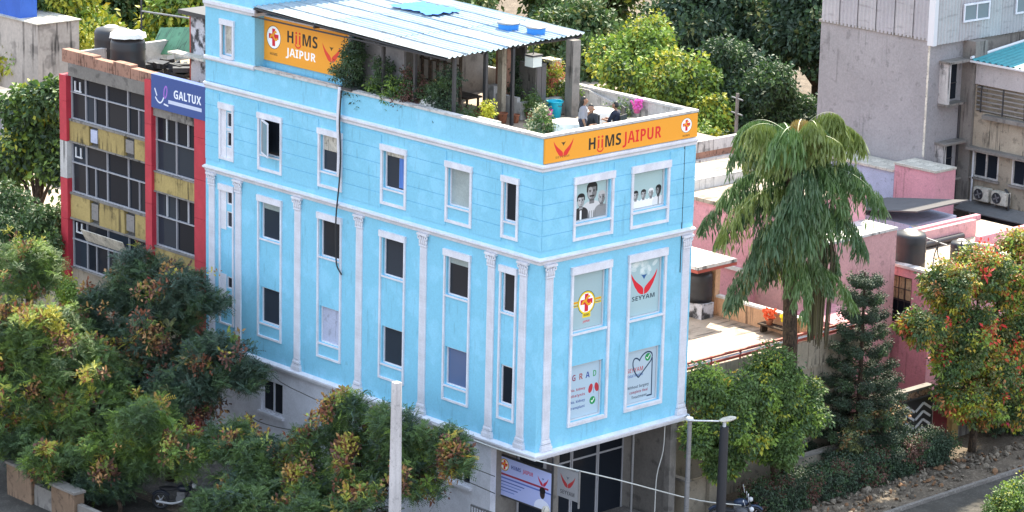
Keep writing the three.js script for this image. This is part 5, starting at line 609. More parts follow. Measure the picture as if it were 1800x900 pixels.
tree('street_shrub', 'green low foliage at the bottom edge left of the concrete utility pole', 'shrub', [-7.2, 0, 5.6], { fork: [-7.2, 0.5, 5.6], r: 0.1, type: 'pinnate', dens: 22, tips: 3, pods: 3, twigs: 4, pal: [[G.dark, 2], [G.mid, 2], [G.blue, 1]], blobs: [[-8.3, 1.5, 5.6, 0.9], [-6.9, 1.5, 5.4, 0.9], [-5.4, 1.6, 5.2, 0.95], [-4.0, 1.9, 4.8, 0.9], [-9.4, 1.2, 6.0, 0.7]] });
tree('round_leaf_tree', 'round-leaved tree standing left of the red and yellow building', 'tree', [-34.2, 0, -4.2], { fork: [-34.2, 5, -4.2], r: 0.22, type: 'broad', dens: 18, tips: 4, size: 1.5, pal: [[G.dark, 3], [G.mid, 3], [G.deep, 2], [G.fresh, 1]], blobs: [[-34.0, 9.3, -4.0, 1.1], [-34.5, 7.8, -4.0, 1.2], [-32.8, 10.1, -4.0, 0.8], [-33.3, 8.4, -4.6, 1.0], [-35.7, 6.9, -4.0, 0.85], [-32.4, 7.2, -4.3, 0.8]] });
tree('dark_bush_tree', 'very dark bushy tree in shade at the foot of the red and yellow building', 'tree', [-28.4, 0, 0.2], { fork: [-28.4, 4, 0.2], r: 0.2, type: 'broad', dens: 20, pal: [[G.dark, 3], [G.mid, 1]], blobs: [[-27.9, 6.4, 0, 0.9], [-29.1, 6.0, 0, 1.0], [-27.2, 5.7, 0, 0.8], [-30.2, 6.6, -0.4, 0.9], [-28.2, 4.9, 0.4, 1.1]] });
tree('small_tree', 'small yellow-green tree between the dark pod tree and the red building', 'tree', [-22.8, 0, 2.0], { fork: [-22.8, 3.6, 2.0], r: 0.12, type: 'small', dens: 26, tips: 8, pal: [[G.mid, 2], [G.fresh, 3], [G.yellow, 1]], blobs: [[-22.6, 5.0, 2.0, 0.7], [-21.8, 4.6, 2.2, 0.7], [-22.0, 3.9, 2.2, 0.9], [-23.3, 5.3, 2.0, 0.5], [-21.2, 4.9, 2.0, 0.5]] });
// street side, right of the blue building
tree('garden_tree', 'bushy bright green broad-leaved tree right of the building corner', 'tree', [0.2, 0, -11.4], { fork: [0.25, 1.9, -11.3], r: 0.14, type: 'small', dens: 38, size: 1.35, tips: 12, pal: [[G.mid, 4], [G.dark, 1.5], [G.fresh, 2.5]], blobs: [[0.3, 5.15, -11.2, 0.72], [0.3, 4.3, -10.8, 1.15], [0.3, 4.3, -8.9, 1.05], [0.2, 5.0, -7.7, 0.72], [0.3, 3.2, -12.3, 1.0], [0.6, 3.3, -9.2, 1.1], [0.3, 3.4, -7.8, 0.85], [0.6, 2.4, -11.1, 0.9], [0.3, 3.9, -13.0, 0.45], [0.5, 2.3, -8.6, 0.7]] });
tree('flowering_tree', 'yellow-green tree dotted with red flowers at the right edge, before the pink block', 'tree', [0.9, 0, -21.8], { fork: [0.95, 2.6, -21.6], r: 0.16, type: 'small', dens: 34, size: 1.35, tips: 8, flowers: 7, twigs: 3, pal: [[G.mid, 2], [G.dark, 2.5], [G.olive, 1.5], [G.gold, 0.4], [G.fresh, 1], [G.yellow, 1], [[0.5, 0.2, 0.06], 1.1]], blobs: [[1.0, 7.0, -21.4, 1.1], [1.0, 6.7, -19.6, 1.0], [1.0, 6.3, -23.1, 1.15], [1.0, 5.4, -18.4, 0.85], [1.0, 5.0, -20.6, 1.2], [1.0, 4.2, -23.4, 1.3], [1.0, 3.9, -20.2, 0.95], [1.0, 3.0, -22.4, 1.2], [1.0, 2.2, -24.6, 1.05], [0.7, 7.4, -24.2, 0.7], [1.0, 5.2, -25.4, 1.1], [1.3, 2.6, -20.4, 0.9], [1.3, 1.9, -21.6, 0.9], [1.2, 1.6, -23.4, 1.0], [1.5, 3.4, -21.6, 0.9]] });
tree('dark_shrub', 'dark shrub growing under the flowering tree by the yellow pillars', 'shrub', [0.4, 0, -24.2], { fork: [0.4, 0.5, -24.2], r: 0.08, type: 'small', dens: 34, size: 1.3, pal: [[G.deep, 3], [G.dark, 2]], blobs: [[0.4, 0.9, -23.9, 0.8], [0.5, 0.7, -25.3, 0.8], [0.2, 1.5, -24.6, 0.7], [0.6, 0.5, -26.6, 0.7]] });
tree('roadside_bush', 'small yellow-green bush at the bottom right corner beside the road', 'shrub', [6.1, 0, -17.2], { fork: [6.1, 0.25, -17.2], r: 0.05, type: 'small', dens: 46, size: 1.1, tips: 10, pal: [[G.mid, 2], [G.fresh, 2], [G.dark, 1]], blobs: [[6.2, 0.55, -17.0, 0.5], [6.2, 0.6, -17.9, 0.6], [6.3, 0.4, -16.3, 0.4]] });
tree('grey_shrub', 'dry pale-leaved shrub on a bare stem in front of the gate', 'shrub', [0.1, 0, -17.6], { fork: [0.1, 1.3, -17.5], r: 0.06, type: 'small', dens: 26, size: 1.2, twigs: 5, gap: -0.1, pal: [[G.grey, 3], [G.olive, 2], [G.tan, 1], [G.dark, 2]], blobs: [[0.1, 2.1, -17.0, 0.55], [0.1, 1.8, -16.2, 0.5], [0.0, 2.0, -18.0, 0.5], [0.2, 1.4, -15.6, 0.4]] });
{
  const h = thing('hedge', 'long dark clipped hedge along the pavement before the beige boundary wall', 'hedge', [0.9, 0, -15.5]);
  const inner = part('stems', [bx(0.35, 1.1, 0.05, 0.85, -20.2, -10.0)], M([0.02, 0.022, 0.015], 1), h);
  const bl = []; for (let z = -20.1; z < -9.8; z += 0.5) for (const x of [0.45, 1.0]) for (const y of [0.35, 0.85]) bl.push([x, y, z, 0.42]); scatter('leaves', h, bl, 'small', 30, [[G.deep, 4], [G.dark, 1.5], [G.brown, 1.5]], { size: 0.85, gap: -0.5, floor: 0.03 });
}
// trees behind
tree('bright_tree', 'sunlit yellow-green tree behind the corner of the roof terrace', 'tree', [-30.5, 0, -37.4], { fork: [-30.5, 3.4, -37.4], r: 0.28, type: 'broad', dens: 20, size: 1.25, tips: 7, pal: [[G.mid, 3], [G.fresh, 3], [G.yellow, 1], [G.dark, 1.5]], blobs: [[-32.3, 9.0, -38.2, 1.3], [-32.1, 7.5, -36.9, 1.65], [-30.0, 7.5, -37.4, 1.75], [-28.4, 6.0, -38.2, 1.25], [-33.9, 8.0, -37.5, 1.15], [-26.8, 5.0, -35.8, 1.2], [-30.5, 5.5, -37.3, 1.4], [-28.0, 4.2, -36.6, 1.2]] });
tree('dark_tree', 'dark green rounded tree between the bright tree and the grey tower', 'tree', [-28.4, 0, -41.2], { fork: [-28.4, 3, -41.2], r: 0.26, type: 'broad', dens: 20, size: 1.2, pal: [[G.deep, 3], [G.dark, 3], [G.blue, 1], [G.mid, 1]], blobs: [[-29.4, 8.0, -41.2, 1.4], [-27.3, 7.2, -40.9, 1.5], [-29.1, 6.3, -40.1, 1.4], [-28.2, 5.0, -42.1, 1.2], [-27.7, 4.3, -39.8, 1.4], [-26.4, 5.6, -42.2, 1.2], [-25.6, 4.2, -41.4, 1.1]] });
const farT = [[-62, -24, 10.5, 4.0, 'y', 'sunny yellow-green tree at the upper left behind the roof shed'], [-57, -30, 9.6, 3.6, 'y', 'yellow-green tree left of the stair tower behind the pipe frame'], [-66, -33, 11, 4.2, 'o', 'tall olive tree at the top edge, far left behind the roof tanks'], [-55, -37, 9.6, 3.7, 'o', 'olive tree behind the left end of the metal canopy'], [-50, -42, 8.6, 3.4, 'o', 'brownish olive tree behind the middle of the metal canopy'], [-45.5, -46.5, 8.4, 3.2, 'm', 'mottled green tree behind the outer end of the metal canopy'], [-41, -52, 10.5, 3.8, 'd', 'dark tree behind the sunlit bright tree'], [-36, -55, 10.5, 3.9, 'd', 'dark tree behind the rounded dark tree'], [-31, -58, 10, 3.8, 'd', 'dark tree behind the corner of the grey tower'], [-27, -52, 8.2, 2.9, 'd', 'dark tree standing against the left edge of the grey tower'], [-60, -47, 12, 4.4, 'o', 'tall olive tree in the second row behind the canopy'], [-53, -55, 12, 4.4, 'm', 'tall mottled tree in the second row behind the bright tree'], [-46, -62, 12.5, 4.6, 'd', 'tall dark tree in the second row, left of the tower'], [-39, -68, 12.5, 4.6, 'd', 'tall dark tree in the second row, nearest the tower'], [-70, -45, 13, 4.6, 'o', 'farthest olive tree above the canopy at the top edge']];
for (const [x, z, h, r, k, l] of farT) {
  const q = rng(Math.round(-x * 7 - z * 13)), bl = [[x, h - r * 0.45, z, r * 0.62]]; for (let i = 0; i < 8; i++) { const a = i / 8 * 6.28 + q(), d = r * (0.45 + 0.3 * q()); bl.push([x + d * Math.cos(a), h - r * (0.65 + 0.75 * q()), z + d * Math.sin(a), r * (0.36 + 0.16 * q())]); }
  const pal = { y: [[G.mid, 2], [G.fresh, 3], [G.yellow, 3], [G.olive, 1]], o: [[G.olive, 3], [G.dark, 2], [G.mid, 1.5], [G.yellow, 1]], m: [[G.dark, 3], [G.mid, 2], [G.olive, 2], [G.yellow, 0.8]], d: [[G.deep, 3], [G.dark, 2], [G.blue, 1], [G.olive, 0.5]] }[k];
  tree('background_tree', l, 'tree', [x, 0, z], { fork: [x, h * 0.4, z], r: 0.3, type: 'far', dens: 8, tips: k === 'y' ? 3 : 0, pal, blobs: bl, size: 0.95, gap: -0.4, group: 'trees behind the buildings' });
}
// fishtail palm
{
  const t = thing('palm_tree', 'tall palm with drooping feathery fronds right of the blue building', 'palm tree', [-0.4, 0, -12.9]);
  part('trunk', tube([[-0.4, 0, -12.9], [-0.42, 4, -12.8], [-0.45, 8, -12.6], [-0.5, 12.9, -12.4]], 0.3, 0.22, 12), P.bark, t);
  const frond = (s, L, rise, droop) => { const q = rng(s), pos = [], idx = [], uv = []; const add = (a, b, c, d) => { const k = pos.length / 3; for (const p of [a, b, c, d]) { pos.push(p.x, p.y, p.z); uv.push(q(), q()); } idx.push(k, k + 1, k + 2, k, k + 2, k + 3); };
    const reach = Math.sqrt(1 - Math.min(0.8, rise * rise * 0.6)), bend = (q() - 0.5) * 0.5, rach = (u) => new THREE.Vector3(L * reach * u * (1 - 0.15 * u), L * (rise * u - droop * u * u), bend * L * u * u);
    for (let i = 0; i < 22; i++) { const a = rach(i / 22), b = rach((i + 1) / 22), w = 0.024 * (1 - i / 24); add(a.clone().add(new THREE.Vector3(0, 0, -w)), b.clone().add(new THREE.Vector3(0, 0, -w)), b.clone().add(new THREE.Vector3(0, 0, w)), a.clone().add(new THREE.Vector3(0, 0, w))); }
    for (let i = 3; i < 27; i++) for (const g of [-1, 1]) { if (q() < 0.2) continue; const u = i / 27, o = rach(u), pl = L * 0.34 * Math.sin(Math.PI * Math.min(1, u * 0.8 + 0.14)) * (0.6 + 0.6 * q()), out = new THREE.Vector3(0.35 + 0.3 * q(), 0.25 * q(), g * (0.6 + 0.4 * q())).normalize();
      const pin = (v) => o.clone().addScaledVector(out, pl * v * (1 - 0.4 * v)).add(new THREE.Vector3(0, -pl * 0.95 * v * v, 0)); const K = 9;
      for (let k = 1; k <= K; k++) for (const h of [-1, 1]) { if (q() < 0.1) continue; const c = pin(k / K), l = 0.34 * (0.5 + 0.9 * q()), dn = new THREE.Vector3(0.35 * h * q() + 0.3 * (q() - 0.5), -0.9, 0.5 * (q() - 0.5)).normalize(), sd = new THREE.Vector3(q() - 0.5, 0, q() - 0.5).normalize().multiplyScalar(0.03); add(c, c.clone().addScaledVector(dn, l * 0.6).add(sd), c.clone().addScaledVector(dn, l), c.clone().addScaledVector(dn, l * 0.55).sub(sd)); } }
    const g = new THREE.BufferGeometry(); g.setAttribute('position', new THREE.Float32BufferAttribute(pos, 3)); g.setAttribute('uv', new THREE.Float32BufferAttribute(uv, 2)); g.setIndex(idx); const h = g.toNonIndexed(); h.computeVertexNormals(); return h; };
  const sets = [[frond(1, 2.4, 0.95, 0.75), frond(2, 2.8, 0.8, 0.8), frond(12, 2.6, 0.7, 0.55)], [frond(3, 3.2, 0.6, 0.8), frond(4, 3.5, 0.42, 0.62), frond(5, 3.0, 0.5, 0.9), frond(6, 3.3, 0.25, 0.6)], [frond(7, 2.7, 0.1, 0.75), frond(8, 2.5, -0.1, 0.7), frond(9, 2.3, 0.2, 1.1), frond(10, 2.0, -0.3, 0.8)]];
  const fm = [[0.14, 0.25, 0.075], [0.11, 0.20, 0.07], [0.24, 0.31, 0.08], [0.08, 0.16, 0.065], [0.42, 0.32, 0.10]].map((c) => new THREE.MeshPhysicalMaterial({ color: lin(...c), roughness: 0.5, side: THREE.DoubleSide, transmission: 0.45, thickness: 0 }));
  const q = rng(77); for (let i = 0; i < 57; i++) { const k = i < 15 ? 0 : i < 41 ? 1 : 2, y = k === 0 ? lerp(13.1, 12.2, q()) : k === 1 ? lerp(12.5, 10.0, q()) : lerp(10.3, 8.5, q()), m = new THREE.Mesh(sets[k][Math.floor(q() * sets[k].length)], fm[k === 0 ? [2, 0, 2, 4, 0][Math.floor(q() * 5)] : Math.floor(q() * (k === 1 ? 4.5 : 4.1))]); m.name = 'frond'; m.position.set(0, y, 0.35); m.rotation.y = i * 2.399 + (q() - 0.5) * 0.9; m.scale.set(1, 1, 1).multiplyScalar(lerp(0.85, 1.4, q()) * (k === 2 ? 0.85 : 1)); m.castShadow = m.receiveShadow = true; t.add(m); }
  // hanging flower strands, fresh and dry
  const strands = (cx, cz, y0, y1, r, c) => { const g = []; for (let i = 0; i < 46; i++) { const a = rr(0, 6.28), k = r * Math.sqrt(R()), yb = y1 + rr(-0.1, 0.35); g.push(tube([[cx, y0, cz], [cx + k * Math.cos(a), y0 - 0.25, cz + k * Math.sin(a)], [cx + k * 1.05 * Math.cos(a), (y0 + yb) / 2, cz + k * 1.05 * Math.sin(a)], [cx + k * 0.9 * Math.cos(a), yb, cz + k * 0.9 * Math.sin(a)]], 0.025, 0.02, 4)); } part('flower_strands', g, M(c, 0.9), t).userData.kind = 'stuff'; };
  strands(-0.1, -13.8, 9.4, 5.3, 0.42, [0.10, 0.085, 0.055]); strands(-0.05, -13.7, 9.2, 5.6, 0.36, [0.13, 0.12, 0.06]);
  part('leaf_sheaths', [lathe([[0.24, 0], [0.36, 0.8], [0.34, 2.0], [0.4, 2.6], [0.3, 4.2], [0.2, 4.6]], -0.46, 7.6, -12.6, 14)], M([0.10, 0.085, 0.05], 0.95, { map: rep(TBARK, 0.8) }), t);
}
// tiered conifer
{
  const bx0 = -0.6, bz0 = -16.9, t = thing('conifer', 'dark conifer with tiers of drooping branches beside the palm', 'conifer', [bx0, 0, bz0]);
  part('trunk', tube([[bx0, 0, bz0], [bx0, 4, bz0], [bx0, 7.4, bz0 + 0.05]], 0.13, 0.03, 8), P.bark, t);
  const bl = [], pts = []; for (let k = 0; k < 11; k++) { const y = lerp(0.9, 7.0, k / 10), L = lerp(1.95, 0.5, Math.pow(k / 10, 0.9)), nb = k < 5 ? 9 : 6; for (let i = 0; i < nb; i++) { const a = i / nb * 6.28 + k * 0.7, q = [bx0 + L * Math.cos(a), y + 0.16, bz0 + L * Math.sin(a)]; bl.push(tube([[bx0, y, bz0], [bx0 + 0.55 * L * Math.cos(a), y - 0.14 * L, bz0 + 0.55 * L * Math.sin(a)], q], 0.028, 0.012, 4)); for (let j = 3; j <= 8; j++) { const u = j / 8; pts.push([bx0 + u * L * Math.cos(a), y - 0.5 * L * u * (1 - u) + 0.16 * u * u, bz0 + u * L * Math.sin(a), lerp(0.1, k < 5 ? 0.24 : 0.19, u)]); } } }
  part('branches', bl, P.bark, t); scatter('crown', t, pts, 'small', 34, [[G.deep, 4], [[0.035, 0.055, 0.03], 2], [G.dark, 1]], { fill: true, flat: 0.45, gap: -2, size: 0.7 });
}
// potted plants and climbers on the roof terrace
const PL = (name, label, cat, x, y, z, blobs, pal, o = {}) => { const t = thing(name, label, cat, [x, y, z], o.group); if (o.pot) part('pot', lathe([[0, 0], [0.15, 0], [0.2, 0.28], [0.22, 0.3], [0, 0.28]], x, y, z, 14), P.terra, t); part('stems', blobs.map(([a, b, c]) => tube([[x, y + 0.2, z], [lerp(x, a, 0.4), lerp(y, b, 0.6), lerp(z, c, 0.4)], [a, b, c]], 0.022, 0.008, 5)), P.bark, t); scatter('leaves', t, blobs, 'small', o.dens || 50, pal, { size: o.size || 0.85, floor: y, gap: -0.6, fill: o.fill }); if (o.bloom) scatter('flowers', t, blobs, 'bloom', o.bd || 12, [[o.bloom, 1]], { gap: -0.2, size: 0.8, floor: y, mat: leafMat('bloom', 0.3) }); return t; };
const dk = [[G.deep, 3], [G.dark, 2], [G.mid, 0.7]], gn = [[G.dark, 2], [G.mid, 3], [G.fresh, 1]];
PL('climber', 'tall dark climber at the end of the orange sign under the canopy', 'climbing plant', -9.6, FY, -0.35, [[-9.6, 14.6, -0.3, 0.36], [-9.7, 15.2, -0.3, 0.42], [-9.6, 15.8, -0.3, 0.42], [-9.4, 16.2, -0.15, 0.3], [-10.2, 15.2, -0.2, 0.28], [-9.2, 14.4, -0.3, 0.32]], [[G.deep, 3], [G.dark, 2], [G.grey, 1]]);
PL('potted_plant', 'dark upright potted plant in front of the grey partition wall', 'potted plant', -8.4, FY, -0.5, [[-8.4, 14.5, -0.5, 0.38], [-8.35, 15.1, -0.5, 0.32], [-8.3, 15.55, -0.5, 0.34]], dk, { pot: 1 });
PL('potted_plant', 'low leafy plant between the climber and the dark upright plant', 'potted plant', -8.9, FY, -0.5, [[-8.9, 14.4, -0.5, 0.32], [-8.75, 14.8, -0.5, 0.26]], gn, { pot: 1 });
PL('potted_plant', 'round green bush in a pot behind the long parapet', 'potted plant', -7.7, FY, -0.55, [[-7.7, 14.85, -0.55, 0.5], [-7.5, 14.6, -0.5, 0.42]], [[G.mid, 3], [G.fresh, 1.5], [G.dark, 2]], { pot: 1 });
PL('potted_plant', 'dark reddish potted plant behind the parapet, right of the round bush', 'potted plant', -6.8, FY, -0.55, [[-6.8, 14.75, -0.5, 0.48], [-6.7, 15.2, -0.55, 0.38], [-7.0, 15.5, -0.6, 0.26]], [[G.deep, 2], [G.brown, 2], [G.dark, 2]], { pot: 1 });
PL('potted_plant', 'olive potted plant beside the pale cloth bundle', 'potted plant', -6.3, FY, -0.95, [[-6.3, 14.7, -0.95, 0.45], [-6.1, 15.1, -1.0, 0.36]], [[G.olive, 3], [G.tan, 1], [G.dark, 1]], { pot: 1 });
PL('potted_plant', 'tall dark potted plant under the front corner of the canopy', 'potted plant', -5.4, FY, -0.75, [[-5.4, 14.6, -0.7, 0.5], [-5.5, 15.2, -0.7, 0.46], [-5.25, 15.7, -0.7, 0.36], [-5.9, 14.9, -0.7, 0.42]], dk, { pot: 1 });
PL('potted_plant', 'spreading green plant behind the low white block wall', 'potted plant', -4.9, FY, -1.1, [[-4.9, 14.4, -1.1, 0.4], [-4.5, 14.35, -1.0, 0.32]], gn, { pot: 1 });
PL('potted_plant', 'small yellow-headed plant on a bare stalk above the long parapet', 'potted plant', -3.85, FY, -1.2, [[-3.85, 14.8, -1.2, 0.2]], [[G.fresh, 2], [[0.55, 0.55, 0.03], 3]], { pot: 1, dens: 70 });
PL('potted_plant', 'potted plant with white and yellow blooms near the parapet corner', 'potted plant', -2.1, FY, -1.95, [[-2.1, 14.45, -1.9, 0.36], [-2.0, 14.2, -1.7, 0.3], [-2.15, 14.85, -2.0, 0.22], [-1.8, 14.25, -2.0, 0.26]], [[G.grey, 2], [G.mid, 2], [G.fresh, 1]], { pot: 1, bloom: [0.75, 0.68, 0.45], bd: 16 });
PL('planter_bush', 'dark bush with dull red tops at the inner end of the planter wall', 'bush', -6.4, 14.2, -4.9, [[-6.4, 14.7, -4.9, 0.4], [-6.5, 15.3, -4.9, 0.36], [-6.2, 14.9, -4.6, 0.3]], [[G.deep, 2], [G.dark, 2], [[0.22, 0.03, 0.04], 1]]);
PL('planter_bush', 'leafy green bush in the middle of the planter wall', 'bush', -5.95, 14.2, -5.3, [[-5.95, 14.6, -5.2, 0.4], [-5.9, 15.05, -5.3, 0.34], [-5.6, 14.4, -4.8, 0.28]], gn);
PL('planter_bush', 'bush with yellow and pink leaves at the back of the planter wall', 'bush', -5.85, 14.2, -6.05, [[-5.85, 14.75, -6.0, 0.42], [-5.95, 15.2, -6.2, 0.3]], [[G.yellow, 3], [G.fresh, 1], [[0.6, 0.2, 0.12], 1]], { bloom: [0.7, 0.25, 0.16], bd: 6 });
PL('planter_bush', 'white-flowered bush at the outer end of the planter wall', 'bush', -5.5, 14.2, -6.3, [[-5.5, 14.6, -6.3, 0.38], [-5.3, 14.45, -6.45, 0.3]], [[G.fresh, 2], [G.mid, 2]], { bloom: [0.75, 0.72, 0.55], bd: 14 });
PL('potted_plant', 'thin green plant in a pot at the foot of the planter wall', 'potted plant', -5.1, FY, -4.35, [[-5.1, 14.3, -4.35, 0.26], [-5.05, 14.6, -4.35, 0.18]], gn, { pot: 1 });
PL('potted_plant', 'wispy green plant against the back parapet beside the magenta flowers', 'potted plant', -2.9, FY, -6.4, [[-2.9, 14.3, -6.4, 0.3], [-3.2, 14.2, -6.3, 0.24]], gn, { pot: 1, dens: 24 });
// litter of leaves and rubble on the verge
{
  const s = new THREE.IcosahedronGeometry(0.11, 0), n = 800, im = new THREE.InstancedMesh(s, M([1, 1, 1], 0.95, { map: rep(TGROUND, 1) }), n), m4 = new THREE.Matrix4(), q = new THREE.Quaternion(), e = new THREE.Euler(); for (let i = 0; i < n; i++) { const far = R() < 0.6; let x = far ? rr(1.2, 4.2) : rr(1.2, 3.3), z = far ? -20.6 - Math.pow(R(), 1.2) * 9 : rr(-20.6, -12); if (noise3(x * 0.8, 2, z * 0.8) < 0.0) { x = rr(1.3, 2.2); } e.set(rr(0, 3), rr(0, 3), rr(0, 3)); q.setFromEuler(e); const k = Math.pow(R(), 2); m4.compose(new THREE.Vector3(x, 0.03 + k * 0.05, z), q, new THREE.Vector3(lerp(0.3, 1.3, k), lerp(0.12, 0.55, k), lerp(0.3, 1.3, k))); im.setMatrixAt(i, m4); im.setColorAt(i, R() < 0.18 ? lin(0.34, 0.2, 0.12) : lin(0.26, 0.23, 0.2).multiplyScalar(rr(0.5, 1.6))); }
  im.name = 'rubble'; im.castShadow = im.receiveShadow = true; tag(im, 'broken stones and dry leaves scattered along the verge by the gate', 'rubble', null, 'stuff'); scene.add(im);
}
// ---------- poles, lamps, wires ----------
{
  solo('utility_pole', 'pale square concrete utility pole in front of the blue building', 'pole', [(() => { const g = new THREE.CylinderGeometry(0.16, 0.23, 7.75, 4, 1); g.rotateY(Math.PI / 4); g.translate(0.03, 3.875, 6); return g; })()], M([0.70, 0.68, 0.69], 0.85, { map: rep(TSOFT, 3) }), [0.03, 0, 6]);
  const l = thing('street_lamp', 'grey steel street lamp post with a thin arm reaching to the blue building', 'street lamp', [2, 0, -5.1]); part('post', cyl(2, 0, 4.83, -5.1, 0.09, 0.075, 14), P.steel, l); part('arm', [tube([[2, 4.8, -5.1], [1.2, 4.65, -5.9], [0.1, 4.1, -6.9]], 0.025), bar([2, 4.8, -5.1], [2, 4.5, -6.5], 0.03)], P.alu, l); part('cap', cyl(2, 4.83, 4.9, -5.1, 0.13, 0.11, 14), P.alu, l);
  const d = thing('street_lamp', 'dark thick lamp post with flat pale lamp head', 'street lamp', [2, 0, -6.8]); part('post', cyl(2, 0, 4.25, -6.8, 0.17, 0.15, 14), P.dark, d); part('neck', cyl(2, 4.25, 4.42, -6.8, 0.06, 0.06, 10), P.alu, d); part('lamp_head', (() => { const g = new THREE.SphereGeometry(0.3, 20, 10); g.scale(0.6, 0.24, 1.3); g.translate(2, 4.48, -6.95); return g; })(), P.lid, d);
  solo('wire', 'pale thick service wire sloping from the building ledge down to the right', 'wire', tube([[-4.2, 4.32, 0.7], [-2.6, 4.22, 0.6], [-1.2, 4.2, 0.6], [0.6, 4.23, 0.51], [1.2, 3.1, -2.54], [1.2, 1.48, -6.61], [1.3, 0.9, -8.6]], 0.022), P.cablew);
  solo('wire', 'thin slack cable hanging from the overhang beside the lamp post', 'wire', tube([[-0.05, 4.0, -6.1], [-0.1, 3.0, -6.1], [-0.15, 2.2, -5.9], [-0.05, 1.2, -5.75], [0.1, 0.2, -5.6]], 0.018), P.cablew);
  [[[-13.2, 4.25, 0.35], [-12.95, 3.89, 0.4], [-10.44, 3.55, 0.4], [-6, 3.25, 0.4], [-1.44, 3.14, 0.4]], [[-14.6, 2.15, 0.35], [-13.84, 1.99, 0.4], [-11.5, 2.2, 0.4], [-9.4, 2.75, 0.4]], [[-6, 2.75, 0.35], [-2.66, 2.62, 0.4], [-1.42, 2.56, 0.4]]].forEach((p, i) => solo('wire', ['thin dark wire along the white ground storey below the ledge', 'thin dark wire under the leftmost ground window', 'lower of the two thin wires running to the pale blue banner'][i], 'wire', tube(p, 0.014), P.cable));
  const fp = thing('utility_pole', 'dark utility pole with cross arm among the trees right of the roof terrace', 'pole', [-24.4, 0, -36]); part('post', cyl(-24.4, 0, 7.9, -36, 0.1, 0.08, 10), P.conc, fp); part('cross_arm', [bar([-25.0, 7.6, -36.3], [-23.8, 7.7, -35.7], 0.04), bar([-25.0, 6.9, -36.3], [-23.8, 7.0, -35.7], 0.04)], P.steel, fp);
  const sh = thing('tin_shelter', 'small shelter with bright tin roof among the trees left of the tower', 'shelter', [-23.9, 0, -35]); part('roof', [(() => { const g = new THREE.BoxGeometry(1.5, 0.05, 1.1); g.rotateX(0.12); g.translate(-24.2, 5.1, -35); return g; })()], P.lid, sh); part('wall', [bx(-24.8, -23.6, 0, 5.0, -35.4, -34.7)], P.mould, sh);
  const p3 = thing('utility_pole', 'thin dark pole before the yellow-green trees at the upper left', 'pole', [-50, 0, -26]); part('post', cyl(-50, 0, 12, -26, 0.14, 0.1, 10), P.iron, p3); part('cross_arm', [bar([-50.6, 10.5, -25.4], [-49.4, 10.5, -26.6], 0.05)], P.iron, p3);
  const rl = thing('railing', 'dark metal railing along the pavement at the bottom, before the banner', 'railing', [2, 0, 3]); part('rail', [bar([0.25, 3.19, 3], [4.3, 3.19, 3], 0.035)], P.iron, rl); part('rail', [bar([0.25, 2.2, 3], [4.3, 2.2, 3], 0.03)], P.iron, rl); for (let i = 0; i < 34; i++) part('baluster', bar([0.25 + i * 0.12, 2.2, 3], [0.25 + i * 0.12, 3.19, 3], 0.012, 5), P.iron, rl); part('plinth', [bx(0.2, 4.4, 0, 2.15, 2.85, 3.15)], P.conc, rl);
  solo('bollard_lamp', 'short white post beside the pale blue banner', 'post', lathe([[0, 0], [0.1, 0], [0.1, 1.2], [0.13, 1.25], [0.13, 1.85], [0.08, 1.95], [0, 1.97]], 0.35, 0.5, -0.2, 16), P.lid);
}
